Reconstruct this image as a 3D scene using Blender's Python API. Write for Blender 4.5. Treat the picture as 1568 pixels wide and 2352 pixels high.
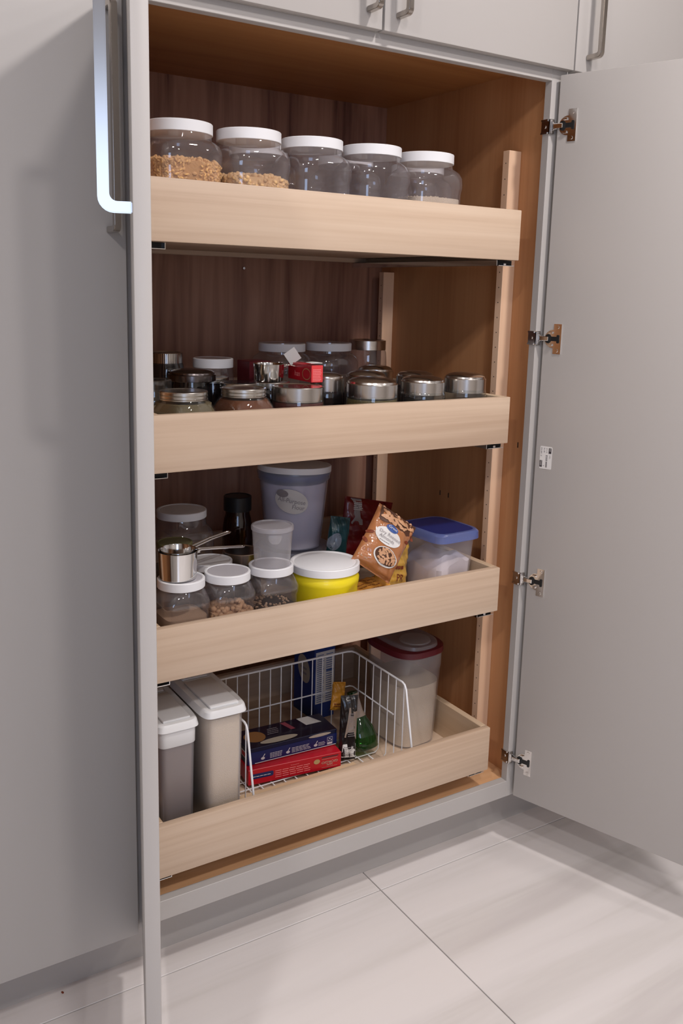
import bpy, bmesh, math, random
from mathutils import Vector, Matrix, Quaternion
random.seed(7)
R = math.radians
for o in list(bpy.data.objects): bpy.data.objects.remove(o, do_unlink=True)
SC = bpy.context.scene
COL = SC.collection

# ------------------------------------------------------------------ camera
YAW, PITCH, ROLL, FPX = 0.5668, -0.1880, 0.0268, 2080.27
PPX, PPY = 6.65, -112.8
fw = Vector((math.sin(YAW)*math.cos(PITCH), math.cos(YAW)*math.cos(PITCH), math.sin(PITCH)))
rt0 = Vector((math.cos(YAW), -math.sin(YAW), 0)); up0 = rt0.cross(fw)
rt = math.cos(ROLL)*rt0 + math.sin(ROLL)*up0
up = -math.sin(ROLL)*rt0 + math.cos(ROLL)*up0
cd = bpy.data.cameras.new('camera'); cam = bpy.data.objects.new('camera', cd); COL.objects.link(cam)
cam.matrix_world = Matrix(((rt.x, up.x, -fw.x, -0.4726), (rt.y, up.y, -fw.y, -1.3928), (rt.z, up.z, -fw.z, 1.2514), (0, 0, 0, 1)))
cd.sensor_fit = 'VERTICAL'; cd.sensor_height = 36; cd.sensor_width = 24
cd.lens = FPX*36/2352; cd.shift_y = PPY/2352; cd.shift_x = -PPX/2352
cd.clip_start = 0.02; cd.clip_end = 60
SC.camera = cam

# ------------------------------------------------------------------ world and light
w = bpy.data.worlds.new('world'); SC.world = w; w.use_nodes = True
bg = w.node_tree.nodes['Background']
bg.inputs['Color'].default_value = (0.42, 0.60, 1.0, 1); bg.inputs['Strength'].default_value = 3.0
SC.view_settings.view_transform = 'Standard'
try: SC.view_settings.look = 'None'
except Exception: pass
SC.view_settings.gamma = 1; SC.view_settings.use_curve_mapping = False
SC.view_settings.exposure = -0.08

def disk_light(x, y, z, power, size=0.16, color=(1.0, 0.94, 0.92)):
    l = bpy.data.lights.new('downlight', 'AREA'); l.shape = 'DISK'; l.size = size; l.energy = power; l.color = color
    o = bpy.data.objects.new('downlight', l); COL.objects.link(o); o.location = (x, y, z); return o
ROOM_H = 2.62
for (x, y, e) in [(0.78, -1.05, 26), (-0.20, -1.95, 20), (-1.40, -1.70, 25), (1.75, -1.9, 10), (0.6, -3.1, 14)]:
    disk_light(x, y, ROOM_H-0.03, e)
# daylight through the window behind the camera
l = bpy.data.lights.new('window_daylight', 'AREA'); l.shape = 'RECTANGLE'; l.size = 1.3; l.size_y = 1.2; l.energy = 11; l.color = (0.62, 0.76, 1.0)
o = bpy.data.objects.new('window_daylight', l); COL.objects.link(o); o.location = (-1.55, -3.93, 1.55)
o.rotation_euler = Vector((0, 1, 0)).to_track_quat('-Z', 'Z').to_euler()

# ------------------------------------------------------------------ materials
MATS = {}
def mat(name, col=(.5, .5, .5), rough=.5, metal=0.0, coat=0.0, spec=.5, bump=None, trans=0.0, alpha=1.0, ior=1.45):
    if name in MATS: return MATS[name]
    m = bpy.data.materials.new(name); m.use_nodes = True; nt = m.node_tree; b = nt.nodes['Principled BSDF']
    b.inputs['Base Color'].default_value = (*col, 1); b.inputs['Roughness'].default_value = rough
    b.inputs['Metallic'].default_value = metal; b.inputs['Coat Weight'].default_value = coat; b.inputs['Coat Roughness'].default_value = .08
    b.inputs['Specular IOR Level'].default_value = spec; b.inputs['Transmission Weight'].default_value = trans
    b.inputs['Alpha'].default_value = alpha; b.inputs['IOR'].default_value = ior
    if bump:
        tc = nt.nodes.new('ShaderNodeTexCoord'); n = nt.nodes.new('ShaderNodeTexNoise'); n.inputs['Scale'].default_value = bump[0]; n.inputs['Detail'].default_value = 3
        bp = nt.nodes.new('ShaderNodeBump'); bp.inputs['Strength'].default_value = bump[1]; bp.inputs['Distance'].default_value = bump[2] if len(bump) > 2 else .002
        nt.links.new(tc.outputs['Object'], n.inputs['Vector']); nt.links.new(n.outputs['Fac'], bp.inputs['Height']); nt.links.new(bp.outputs['Normal'], b.inputs['Normal'])
    MATS[name] = m; return m

def srgb(r, g, b):
    f = lambda c: (c/255/12.92) if c/255 <= .04045 else ((c/255+.055)/1.055)**2.4
    return (f(r), f(g), f(b))

def wood(name, cols, axis='x', scale=1.0, rough=.45, fine=.25, dist=1.2, coat=0.0, sx=1.2, sy=14):
    """streaky wood grain running along one object axis"""
    m = bpy.data.materials.new(name); m.use_nodes = True; nt = m.node_tree; L = nt.links.new; b = nt.nodes['Principled BSDF']
    tc = nt.nodes.new('ShaderNodeTexCoord'); mp = nt.nodes.new('ShaderNodeMapping')
    s = [sy*scale]*3; s['xyz'.index(axis)] = sx*scale; mp.inputs['Scale'].default_value = s
    L(tc.outputs['Object'], mp.inputs['Vector'])
    n1 = nt.nodes.new('ShaderNodeTexNoise'); n1.inputs['Scale'].default_value = 1; n1.inputs['Detail'].default_value = 5; n1.inputs['Distortion'].default_value = dist
    L(mp.outputs['Vector'], n1.inputs['Vector'])
    mp2 = nt.nodes.new('ShaderNodeMapping'); s2 = [sy*9*scale]*3; s2['xyz'.index(axis)] = sx*2.5*scale; mp2.inputs['Scale'].default_value = s2
    L(tc.outputs['Object'], mp2.inputs['Vector'])
    n2 = nt.nodes.new('ShaderNodeTexNoise'); n2.inputs['Scale'].default_value = 1; n2.inputs['Detail'].default_value = 3
    L(mp2.outputs['Vector'], n2.inputs['Vector'])
    mx = nt.nodes.new('ShaderNodeMix'); mx.data_type = 'FLOAT'; mx.inputs[0].default_value = fine
    L(n1.outputs['Fac'], mx.inputs[2]); L(n2.outputs['Fac'], mx.inputs[3])
    cr = nt.nodes.new('ShaderNodeValToRGB'); e = cr.color_ramp.elements
    ps = [.34, .5, .66] if len(cols) == 3 else [.3, .42, .55, .68]
    while len(e) < len(cols): e.new(.5)
    for i, c in enumerate(cols): e[i].position = ps[i]; e[i].color = (*c, 1)
    L(mx.outputs[0], cr.inputs['Fac']); L(cr.outputs['Color'], b.inputs['Base Color'])
    b.inputs['Roughness'].default_value = rough; b.inputs['Coat Weight'].default_value = coat
    MATS[name] = m; return m

def clear(name, tint=(.93, .93, .95), haze=.05, haze_col=(.6, .6, .62), gloss=1.0, ior=1.45, rough=.03):
    """thin clear plastic or glass wall: see-through, with fresnel reflection and a faint haze"""
    m = bpy.data.materials.new(name); m.use_nodes = True; nt = m.node_tree; L = nt.links.new
    for n in list(nt.nodes):
        if n.type != 'OUTPUT_MATERIAL': nt.nodes.remove(n)
    out = [n for n in nt.nodes if n.type == 'OUTPUT_MATERIAL'][0]
    t = nt.nodes.new('ShaderNodeBsdfTransparent'); t.inputs['Color'].default_value = (*tint, 1)
    g = nt.nodes.new('ShaderNodeBsdfGlossy'); g.inputs['Roughness'].default_value = rough
    d = nt.nodes.new('ShaderNodeBsdfDiffuse'); d.inputs['Color'].default_value = (*haze_col, 1)
    tl = nt.nodes.new('ShaderNodeBsdfTranslucent'); tl.inputs['Color'].default_value = (*haze_col, 1)
    dd = nt.nodes.new('ShaderNodeMixShader'); dd.inputs[0].default_value = .4; L(d.outputs[0], dd.inputs[1]); L(tl.outputs[0], dd.inputs[2])
    m1 = nt.nodes.new('ShaderNodeMixShader'); m1.inputs[0].default_value = haze; L(t.outputs[0], m1.inputs[1]); L(dd.outputs[0], m1.inputs[2])
    lw = nt.nodes.new('ShaderNodeLayerWeight'); lw.inputs['Blend'].default_value = .5
    pw = nt.nodes.new('ShaderNodeMath'); pw.operation = 'POWER'; pw.inputs[1].default_value = 4; L(lw.outputs['Facing'], pw.inputs[0])
    mu = nt.nodes.new('ShaderNodeMath'); mu.operation = 'MULTIPLY_ADD'; mu.inputs[1].default_value = .75; mu.inputs[2].default_value = .055*gloss; L(pw.outputs[0], mu.inputs[0])
    m2 = nt.nodes.new('ShaderNodeMixShader'); L(mu.outputs[0], m2.inputs[0]); L(m1.outputs[0], m2.inputs[1]); L(g.outputs[0], m2.inputs[2])
    L(m2.outputs[0], out.inputs['Surface']); MATS[name] = m; return m

mat('paint', (.46, .435, .415), .42, bump=(900, .06, .0005))
mat('paint_dark', (.30, .28, .27), .5)
mat('wall_paint', (.50, .465, .43), .9)
mat('ceiling_paint', (.55, .53, .51), .9)
mat('steel', (.64, .61, .58), .22, 1.0)
mat('dark_steel', (.16, .14, .14), .22, 1.0)
mat('steel_bright', (.74, .73, .72), .10, 1.0)
mat('nickel', (.48, .44, .40), .22, 1.0)
mat('chrome', (.8, .78, .76), .07, 1.0)
mat('silver_lid', (.70, .68, .64), .25, 1.0)
mat('black_metal', (.015, .014, .014), .35, .6)
mat('black_plastic', (.012, .012, .013), .35)
mat('white_lid', (.80, .80, .82), .38)
mat('white_plastic', (.80, .80, .80), .35)
mat('wire_white', (.80, .80, .82), .32)
mat('yellow', (.84, .68, .015), .35, coat=.2)
mat('blue_lid', (.014, .024, .14), .30)
mat('dark_red', (.10, .006, .012), .4)
mat('paper_white', (.70, .68, .66), .7)
mat('print_white', (.72, .70, .68), .55)
mat('print_dark', (.05, .04, .045), .6)
mat('print_grey', (.28, .25, .26), .6)
mat('hole', (.03, .018, .012), .9)
MAPLE = wood('maple', [srgb(188, 161, 137), srgb(202, 177, 153), srgb(211, 188, 165)], 'x', sx=.9, sy=15, rough=.42, dist=.35, fine=.35)
wood('maple_y', [srgb(188, 160, 130), srgb(200, 174, 145), srgb(208, 184, 156)], 'y', sx=.9, sy=15, rough=.45, dist=.35)
wood('maple_z', [srgb(214, 172, 138), srgb(226, 188, 156), srgb(232, 198, 168)], 'z', sx=1.0, sy=14, rough=.5)
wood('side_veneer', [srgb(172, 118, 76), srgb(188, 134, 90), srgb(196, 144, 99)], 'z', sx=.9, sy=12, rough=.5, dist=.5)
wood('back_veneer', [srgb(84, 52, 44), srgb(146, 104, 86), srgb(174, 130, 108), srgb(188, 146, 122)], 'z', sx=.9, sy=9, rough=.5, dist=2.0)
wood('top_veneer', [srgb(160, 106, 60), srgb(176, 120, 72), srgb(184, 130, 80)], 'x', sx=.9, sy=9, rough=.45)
wood('deck_veneer', [srgb(206, 156, 112), srgb(224, 176, 130), srgb(232, 188, 144)], 'x', sx=1.6, sy=12, rough=.4)
clear('clear_plastic', (.95, .94, .96), .13, (.60, .55, .57), 1.9, 1.45, .03)
clear('clear_glass', (.92, .94, .93), .03, (.5, .5, .5), 1.7, 1.5, .02)
clear('amber_glass', (.30, .10, .03), .10, (.1, .04, .02), 1.4, 1.5, .03)
clear('dark_glass', (.25, .22, .24), .2, (.05, .045, .05), 1.6, 1.5, .05)
clear('frosted', (.96, .96, .97), .26, (.82, .80, .82), .8, 1.45, .25)
clear('frosted_grey', (.94, .94, .96), .34, (.70, .68, .72), .8, 1.45, .3)
clear('frosted_blue', (.94, .96, 1.0), .36, (.74, .80, 1.0), .8, 1.45, .25)
clear('blue_rim', (.55, .65, .95), .55, (.22, .30, .72), 1.0, 1.45, .2)
clear('green_glass', (.16, .42, .14), .18, (.05, .20, .05), 1.5, 1.5, .05)
clear('film', (.93, .93, .94), .22, (.7, .68, .7), 2.5, 1.5, .08)

# ------------------------------------------------------------------ helpers
def link(o, parent=None):
    COL.objects.link(o)
    if parent is not None: o.parent = parent
    return o
def thing(name, label, cat, loc=(0, 0, 0), rotz=0, group=None, rot=None):
    o = bpy.data.objects.new(name, None); o.empty_display_size = .02; COL.objects.link(o)
    o.location = loc; o.rotation_euler = rot if rot else (0, 0, rotz); o['label'] = label; o['category'] = cat
    if group: o['group'] = group
    return o
def tag(o, label, cat, group=None):
    o['label'] = label; o['category'] = cat
    if group: o['group'] = group
    return o
def obj(name, bm, m, parent=None, smooth=False, loc=None, rot=None, ang=None):
    me = bpy.data.meshes.new(name)
    bmesh.ops.recalc_face_normals(bm, faces=bm.faces[:]); bm.to_mesh(me); bm.free()
    for mm in (m if isinstance(m, (list, tuple)) else [m]): me.materials.append(MATS[mm])
    if smooth:
        for p in me.polygons: p.use_smooth = True
        me.set_sharp_from_angle(angle=R(ang or 40))
    o = bpy.data.objects.new(name, me); link(o, parent)
    if loc: o.location = loc
    if rot: o.rotation_euler = rot
    return o
def struct(name, bm, m, parent=None):
    o = obj(name, bm, m, parent)
    if parent is None: o['kind'] = 'structure'
    return o
def BM(): return bmesh.new()
def box(bm, x0, x1, y0, y1, z0, z1, bev=0.0, seg=1, M=None):
    v = [bm.verts.new((x, y, z)) for z in (z0, z1) for (x, y) in ((x0, y0), (x1, y0), (x1, y1), (x0, y1))]
    fs = [bm.faces.new([v[i] for i in q]) for q in ((3, 2, 1, 0), (4, 5, 6, 7), (0, 1, 5, 4), (1, 2, 6, 5), (2, 3, 7, 6), (3, 0, 4, 7))]
    if bev:
        es = list({e for f in fs for e in f.edges})
        r = bmesh.ops.bevel(bm, geom=es, offset=bev, segments=seg, affect='EDGES', profile=.5)
        v = list({vv for f in r['faces'] for vv in f.verts} | {x for x in v if x.is_valid})
    if M is not None: bmesh.ops.transform(bm, matrix=M, verts=[x for x in v if x.is_valid])
    return bm
def ring(rx, ry, pw, n, z, cx=0, cy=0):
    out = []
    for i in range(n):
        a = 2*math.pi*i/n + math.pi/n; c, s = math.cos(a), math.sin(a); e = 2.0/pw
        out.append((cx+rx*math.copysign(abs(c)**e, c), cy+ry*math.copysign(abs(s)**e, s), z))
    return out
def loft(bm, prof, n=40, cap0=True, cap1=True, off=(0, 0, 0), M=None):
    """prof: (z, r) or (z, rx, ry, pw) or (z, rx, ry, pw, cx, cy)"""
    rings = []
    for p in prof:
        if len(p) == 2: z, rx, ry, pw, cx, cy = p[0], p[1], p[1], 2, 0, 0
        elif len(p) == 3: z, rx, ry, pw, cx, cy = p[0], p[1], p[1], p[2], 0, 0
        elif len(p) == 4: z, rx, ry, pw, cx, cy = *p, 0, 0
        else: z, rx, ry, pw, cx, cy = p
        pts = ring(rx, ry, pw, n, z, cx, cy)
        if M is not None: pts = [M @ Vector(q) for q in pts]
        rings.append([bm.verts.new((q[0]+off[0], q[1]+off[1], q[2]+off[2])) for q in pts])
    for a, b in zip(rings, rings[1:]):
        for i in range(n):
            j = (i+1) % n; bm.faces.new((a[i], a[j], b[j], b[i]))
    if cap0: bm.faces.new(rings[0][::-1])
    if cap1: bm.faces.new(rings[-1])
    return bm
def tube(bm, pts, r, n=8, closed=False, flat=None):
    pts = [Vector(p) for p in pts]; N = len(pts); rings = []; ref = None
    for i, p in enumerate(pts):
        a = pts[i-1] if (i > 0 or closed) else p; b = pts[(i+1) % N] if (i < N-1 or closed) else p
        t = (b-a).normalized()
        if ref is None:
            ref = Vector((0, 0, 1)) if abs(t.z) < .9 else Vector((1, 0, 0))
        u = (ref - t*ref.dot(t)).normalized(); v = t.cross(u); ref = u
        rr = (flat if flat else (r, r))
        rings.append([bm.verts.new(p + u*rr[0]*math.cos(2*math.pi*k/n) + v*rr[1]*math.sin(2*math.pi*k/n)) for k in range(n)])
    m = N if closed else N-1
    for i in range(m):
        a, b = rings[i], rings[(i+1) % N]
        for k in range(n): bm.faces.new((a[k], a[(k+1) % n], b[(k+1) % n], b[k]))
    if not closed: bm.faces.new(rings[0][::-1]); bm.faces.new(rings[-1])
    return bm
def prism(bm, poly, d, M=None):
    """poly in local (x, z); extruded from y=0 to y=d"""
    a = [Vector((x, 0, z)) for x, z in poly]; b = [Vector((x, d, z)) for x, z in poly]
    if M is not None: a = [M @ q for q in a]; b = [M @ q for q in b]
    a = [bm.verts.new(q) for q in a]; b = [bm.verts.new(q) for q in b]; n = len(a)
    bm.faces.new(a); bm.faces.new(b[::-1])
    for i in range(n): bm.faces.new((a[i], b[i], b[(i+1) % n], a[(i+1) % n]))
    return bm
def ellipse(cx, cz, rx, rz, n=28, rot=0):
    out = []
    for i in range(n):
        a = 2*math.pi*i/n; x, z = rx*math.cos(a), rz*math.sin(a)
        out.append((cx+x*math.cos(rot)-z*math.sin(rot), cz+x*math.sin(rot)+z*math.cos(rot)))
    return out
def rrect(cx, cz, hx, hz, r, n=5):
    out = []
    for (sx, sz, a0) in ((1, 1, 0), (-1, 1, 90), (-1, -1, 180), (1, -1, 270)):
        for k in range(n+1):
            a = R(a0+90*k/n); out.append((cx+sx*(hx-r)+r*math.cos(a), cz+sz*(hz-r)+r*math.sin(a)))
    return out
def sheet(bm, poly, fn, rings=3):
    """a flat printed patch laid on a surface: fn maps (x, z) to a point"""
    cx = sum(p[0] for p in poly)/len(poly); cz = sum(p[1] for p in poly)/len(poly); n = len(poly)
    prev = [bm.verts.new(fn(x, z)) for x, z in poly]
    for k in range(1, rings):
        t = 1-k/rings; cur = [bm.verts.new(fn(cx+(x-cx)*t, cz+(z-cz)*t)) for x, z in poly]
        for i in range(n): bm.faces.new((prev[i], prev[(i+1) % n], cur[(i+1) % n], cur[i]))
        prev = cur
    c = bm.verts.new(fn(cx, cz))
    for i in range(n): bm.faces.new((prev[i], prev[(i+1) % n], c))
    return bm
def text(bm, body, size, fn, cx=0, cz=0, rot=0, align='CENTER', sx=1.0):
    cu = bpy.data.curves.new('t', 'FONT'); cu.body = body; cu.size = size; cu.align_x = align; cu.align_y = 'CENTER'; cu.resolution_u = 3
    to = bpy.data.objects.new('t', cu); me = to.to_mesh(); base = len(bm.verts)
    vs = []
    for v in me.vertices:
        x, z = v.co.x*sx, v.co.y
        vs.append(bm.verts.new(fn(cx+x*math.cos(rot)-z*math.sin(rot), cz+x*math.sin(rot)+z*math.cos(rot))))
    for p in me.polygons:
        try: bm.faces.new([vs[i] for i in p.vertices])
        except ValueError: pass
    to.to_mesh_clear(); bpy.data.objects.remove(to); bpy.data.curves.remove(cu)
    return bm
def bars(bm, fn, x0, x1, z0, z1, n, frac=.45, jitter=0.15):
    """lines of fine print"""
    h = (z1-z0)/n
    for i in range(n):
        za = z0+i*h; e = x1-(x1-x0)*random.random()*jitter; segs = 5
        for k in range(segs):
            a = x0+(e-x0)*k/segs; b = x0+(e-x0)*(k+.86)/segs
            bm.faces.new([bm.verts.new(fn(*q)) for q in ((a, za), (b, za), (b, za+h*frac), (a, za+h*frac))])
    return bm
def scatter(bm, pts, r, sq=1.0, jit=.3):
    for p in pts:
        q = Matrix.Translation(p) @ Quaternion((random.gauss(0, 1), random.gauss(0, 1), random.gauss(0, 1), random.gauss(0, 1))).normalized().to_matrix().to_4x4() @ Matrix.Diagonal((r*(1+random.uniform(-jit, jit)), r*(1+random.uniform(-jit, jit)), r*sq, 1))
        bmesh.ops.create_icosphere(bm, subdivisions=1, radius=1, matrix=q)
    return bm

# ------------------------------------------------------------------ room
bm = BM(); box(bm, -2.5, 3.0, -4.0, .70, -.06, -.003); floor = struct('floor', bm, 'paint_dark')
# grout bed just under the tiles
def tile_mat():
    m = bpy.data.materials.new('tile'); m.use_nodes = True; nt = m.node_tree; L = nt.links.new; b = nt.nodes['Principled BSDF']
    tc = nt.nodes.new('ShaderNodeTexCoord'); oi = nt.nodes.new('ShaderNodeObjectInfo')
    mp = nt.nodes.new('ShaderNodeMapping'); mp.inputs['Scale'].default_value = (.45, 6.0, 1); mp.inputs['Rotation'].default_value = (0, 0, R(-12))
    L(tc.outputs['Object'], mp.inputs['Vector'])
    n = nt.nodes.new('ShaderNodeTexNoise'); n.inputs['Scale'].default_value = 1.6; n.inputs['Detail'].default_value = 6; n.inputs['Distortion'].default_value = .7; n.noise_dimensions = '4D'
    mu = nt.nodes.new('ShaderNodeMath'); mu.operation = 'MULTIPLY'; mu.inputs[1].default_value = 9; L(oi.outputs['Random'], mu.inputs[0]); L(mu.outputs[0], n.inputs['W'])
    L(mp.outputs['Vector'], n.inputs['Vector'])
    cr = nt.nodes.new('ShaderNodeValToRGB'); e = cr.color_ramp.elements
    e[0].position = .36; e[0].color = (*srgb(204, 198, 196), 1); e[1].position = .50; e[1].color = (*srgb(220, 215, 213), 1)
    x = e.new(.44); x.color = (*srgb(214, 209, 206), 1); x = e.new(.62); x.color = (*srgb(224, 219, 217), 1)
    L(n.outputs['Fac'], cr.inputs['Fac']); L(cr.outputs['Color'], b.inputs['Base Color']); b.inputs['Roughness'].default_value = .22; b.inputs['Specular IOR Level'].default_value = .45
    MATS['tile'] = m
tile_mat()
G = .0012
XJ, YJ = .5397, .008
tm = {}
for i in range(-3, 3):
    for j in range(-7, 2):
        x0, x1 = XJ+i*1.22, XJ+(i+1)*1.22; y0, y1 = YJ+(j-1)*.61, YJ+j*.61
        x0c, x1c, y0c, y1c = max(x0+G, -2.5), min(x1-G, 3.0), max(y0+G, -4.0), min(y1-G, .70)
        if x1c-x0c < .05 or y1c-y0c < .02: continue
        key = (round(x1c-x0c, 4), round(y1c-y0c, 4))
        if key not in tm:
            b = BM(); hx, hy = key[0]/2, key[1]/2; box(b, -hx, hx, -hy, hy, -.009, 0, .0008)
            t = obj('tile', b, 'tile', floor); tm[key] = t
        else:
            t = tm[key].copy(); link(t, floor)
        t.location = ((x0c+x1c)/2, (y0c+y1c)/2, 0)
bm = BM(); box(bm, -2.5, 3.0, -4.0, .70, ROOM_H, ROOM_H+.05); struct('ceiling', bm, 'ceiling_paint')
bm = BM(); box(bm, -2.5, 3.0, .64, .70, 0, ROOM_H); struct('wall_back', bm, 'wall_paint')
bm = BM(); box(bm, -2.56, -2.5, -4.0, .70, 0, ROOM_H); struct('wall_left', bm, 'wall_paint')
bm = BM(); box(bm, 3.0, 3.06, -4.0, .70, 0, ROOM_H); struct('wall_right', bm, 'wall_paint')
WX0, WX1, WZ0, WZ1 = -2.2, -.9, .95, 2.15
bm = BM(); box(bm, -2.56, WX0, -4.06, -4.0, 0, ROOM_H); box(bm, WX1, 3.06, -4.06, -4.0, 0, ROOM_H)
box(bm, WX0, WX1, -4.06, -4.0, 0, WZ0); box(bm, WX0, WX1, -4.06, -4.0, WZ1, ROOM_H); struct('wall_front', bm, 'wall_paint')
bm = BM()
for (a, b_, c, d) in ((WX0, WX1, WZ0, WZ0+.05), (WX0, WX1, WZ1-.05, WZ1), (WX0, WX0+.05, WZ0, WZ1), (WX1-.05, WX1, WZ0, WZ1), ((WX0+WX1)/2-.03, (WX0+WX1)/2+.03, WZ0, WZ1)):
    box(bm, a, b_, -4.05, -4.0, c, d)
struct('window_1', bm, 'white_plastic')

# ------------------------------------------------------------------ the tall pantry cabinet
XL, XR, DEP, HT = .038, .876, .605, 2.36
ZB, ZRB, ZT, ZU = .1606, .1214, 1.6688, 1.6896      # opening bottom, rail bottom, opening top, upper door bottom
TF = .0188
pantry = thing('pantry_cabinet', 'tall grey painted pantry cabinet standing open with wooden pull-out trays', 'cabinet')
def part(name, m, *a, bev=.0008, parent=pantry):
    b = BM(); box(b, *a, bev); return obj(name, b, m, parent)
part('stile', 'paint', 0, XL, 0, TF, ZRB, HT); part('stile', 'paint', XR, .914, 0, TF, ZRB, HT)
part('bottom_rail', 'paint', XL, XR, 0, TF, ZRB, ZB); part('middle_rail', 'paint', XL, XR, 0, TF, ZT, ZT+.038); part('top_rail', 'paint', XL, XR, 0, TF, HT-.04, HT)
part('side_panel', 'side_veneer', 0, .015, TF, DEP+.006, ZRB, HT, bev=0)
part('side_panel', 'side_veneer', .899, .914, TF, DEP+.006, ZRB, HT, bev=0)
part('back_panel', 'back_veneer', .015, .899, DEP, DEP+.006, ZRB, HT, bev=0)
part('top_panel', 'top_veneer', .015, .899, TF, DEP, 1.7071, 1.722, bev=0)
part('bottom_panel', 'deck_veneer', .015, .899, TF, DEP, ZB-.015, ZB, bev=0)
b = BM(); box(b, -.914, 1.829, .076, .090, 0, ZRB); struct('trim_1', b, 'paint')
part('roof_panel', 'side_veneer', 0, .914, TF, DEP+.006, HT-.015, HT, bev=0)
# drilled posts that carry the slides
def post(x0, x1, y0, y1, z1):
    b = BM(); box(b, x0, x1, y0, y1, ZB, z1, .0006); p = obj('mounting_post', b, 'maple_z', pantry)
    xf = x0 if x0 > .4 else x1; s = -1 if x0 > .4 else 1
    b = BM(); z = ZB+.05
    while z < z1-.02:
        M = Matrix.Translation((xf+s*.0002, (y0+y1)/2, z)) @ Matrix.Rotation(R(90), 4, 'Y')
        bmesh.ops.create_circle(b, cap_ends=True, segments=10, radius=.0014, matrix=M); z += .032
    ph = obj('pin_holes', b, 'hole', p); ph['kind'] = 'stuff'
post(.866, .899, .1012, .1205, 1.548); post(.866, .899, .548, .5675, 1.30)
post(.015, .040, .1012, .1205, 1.548); post(.015, .040, .548, .5675, 1.30)
for (y, z) in ((.3194, .7684), (.2869, .7685), (.0565, .929)):
    b = BM(); box(b, .8985, .8992, y-.0015, y+.0015, z-.006, z+.006); obj('nail_hole', b, 'hole', pantry)
b = BM(); M = Matrix.Translation((.4992, DEP-.002, 1.2973)) @ Matrix.Rotation(R(90), 4, 'X'); bmesh.ops.create_cone(b, cap_ends=True, segments=16, radius1=.004, radius2=.003, depth=.003, matrix=M)
obj('screw', b, 'nickel', pantry)

# ---- handles
def handle_bm(b, length, M, standoff=.038, wd=.0105, th=.0095, rad=.010):
    """flat C-shaped bar pull; local: mounted on plane y=0, projects to -y, runs up +z from 0"""
    outer = []; inner = []
    def arc(cx, cz, r, a0, a1, n=6): return [(cx+r*math.cos(R(a0+(a1-a0)*k/n)), cz+r*math.sin(R(a0+(a1-a0)*k/n))) for k in range(n+1)]
    S = standoff
    path_o = [(0, 0)] + arc(S-rad, rad, rad, -90, 0) + arc(S-rad, length-rad, rad, 0, 90) + [(0, length)]
    ri = max(rad-th*.7, .002)
    path_i = [(0, th)] + arc(S-th-ri, th+ri, ri, -90, 0) + arc(S-th-ri, length-th-ri, ri, 0, 90) + [(0, length-th)]
    L0 = [[b.verts.new(M @ Vector((sx*wd/2, -p, z))) for (p, z) in path_o] for sx in (-1, 1)]
    L1 = [[b.verts.new(M @ Vector((sx*wd/2, -p, z))) for (p, z) in path_i] for sx in (-1, 1)]
    n = len(path_o)
    for k in range(n-1):
        b.faces.new((L0[0][k], L0[1][k], L0[1][k+1], L0[0][k+1])); b.faces.new((L1[0][k], L1[0][k+1], L1[1][k+1], L1[1][k]))
        for s in (0, 1): b.faces.new((L0[s][k], L0[s][k+1], L1[s][k+1], L1[s][k]))
    b.faces.new((L0[0][0], L0[1][0], L1[1][0], L1[0][0])); b.faces.new((L0[0][-1], L0[1][-1], L1[1][-1], L1[0][-1]))
    bmesh.ops.recalc_face_normals(b, faces=b.faces[:])
    bmesh.ops.bevel(b, geom=[e for e in b.edges if len(e.link_faces) == 2 and e.calc_face_angle(0) > R(60)], offset=.0011, segments=2, affect='EDGES')
    return b
def handle(x, z, length, parent, y=-.02):
    b = BM(); handle_bm(b, length, Matrix.Translation((x, y, z))); return obj('handle', b, 'nickel', parent, smooth=True, ang=30)
def flat_door(name, x0, x1, z0, z1, parent, y0=-.0195, y1=-.0010):
    b = BM(); box(b, x0, x1, y0, y1, z0, z1, .0012, 2); return obj(name, b, 'paint', parent, smooth=True, ang=30)
d = flat_door('upper_door', .0015, .4545, ZU, HT-.003, pantry); handle(.4262, 1.712, .30, d)
d = flat_door('upper_door', .4590, .9130, ZU, HT-.003, pantry); handle(.4872, 1.712, .30, d)

# ---- open lower doors; local frame: x along the door from the hinge, y = thickness (outer side), z up
DZ0, DZ1, DW = .1281, 1.6785, .456
def clip_hinge(parent, side, z):
    """compact face-frame hinge: clip on the stile edge, arm across the stile face (world frame parts)"""
    s = 1 if side == 'r' else -1; xe = XR if side == 'r' else XL
    b = BM()
    X = lambda a: xe+s*a
    def bx(a0, a1, y0, y1, z0, z1, bev=.0008): xs = sorted((X(a0), X(a1))); box(b, xs[0], xs[1], y0, y1, z0, z1, bev)
    bx(-.0026, -.0002, -.004, .0205, z-.0140, z+.0140)
    bx(-.0026, .0095, -.0048, -.0004, z-.0140, z+.0140)
    bx(-.0048, -.0022, .0015, .0190, z+.0105, z+.0140, 0); bx(-.0048, -.0022, .0015, .0190, z-.0140, z-.0105, 0)
    bx(.0005, .0088, -.0068, -.0044, z-.0095, z+.0095)
    bx(.0020, .0070, -.0070, -.0058, z-.0045, z+.0045, .0004)
    M = Matrix.Translation((X(-.0030), .0100, z)) @ Matrix.Rotation(R(90), 4, 'Y'); bmesh.ops.create_cone(b, cap_ends=True, segments=12, radius1=.0033, radius2=.0026, depth=.0022, matrix=M)
    bx(.0080, .0120, -.0115, -.0040, z-.0055, z+.0055)
    return obj('hinge', b, 'chrome', parent, smooth=True, ang=30)
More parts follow.
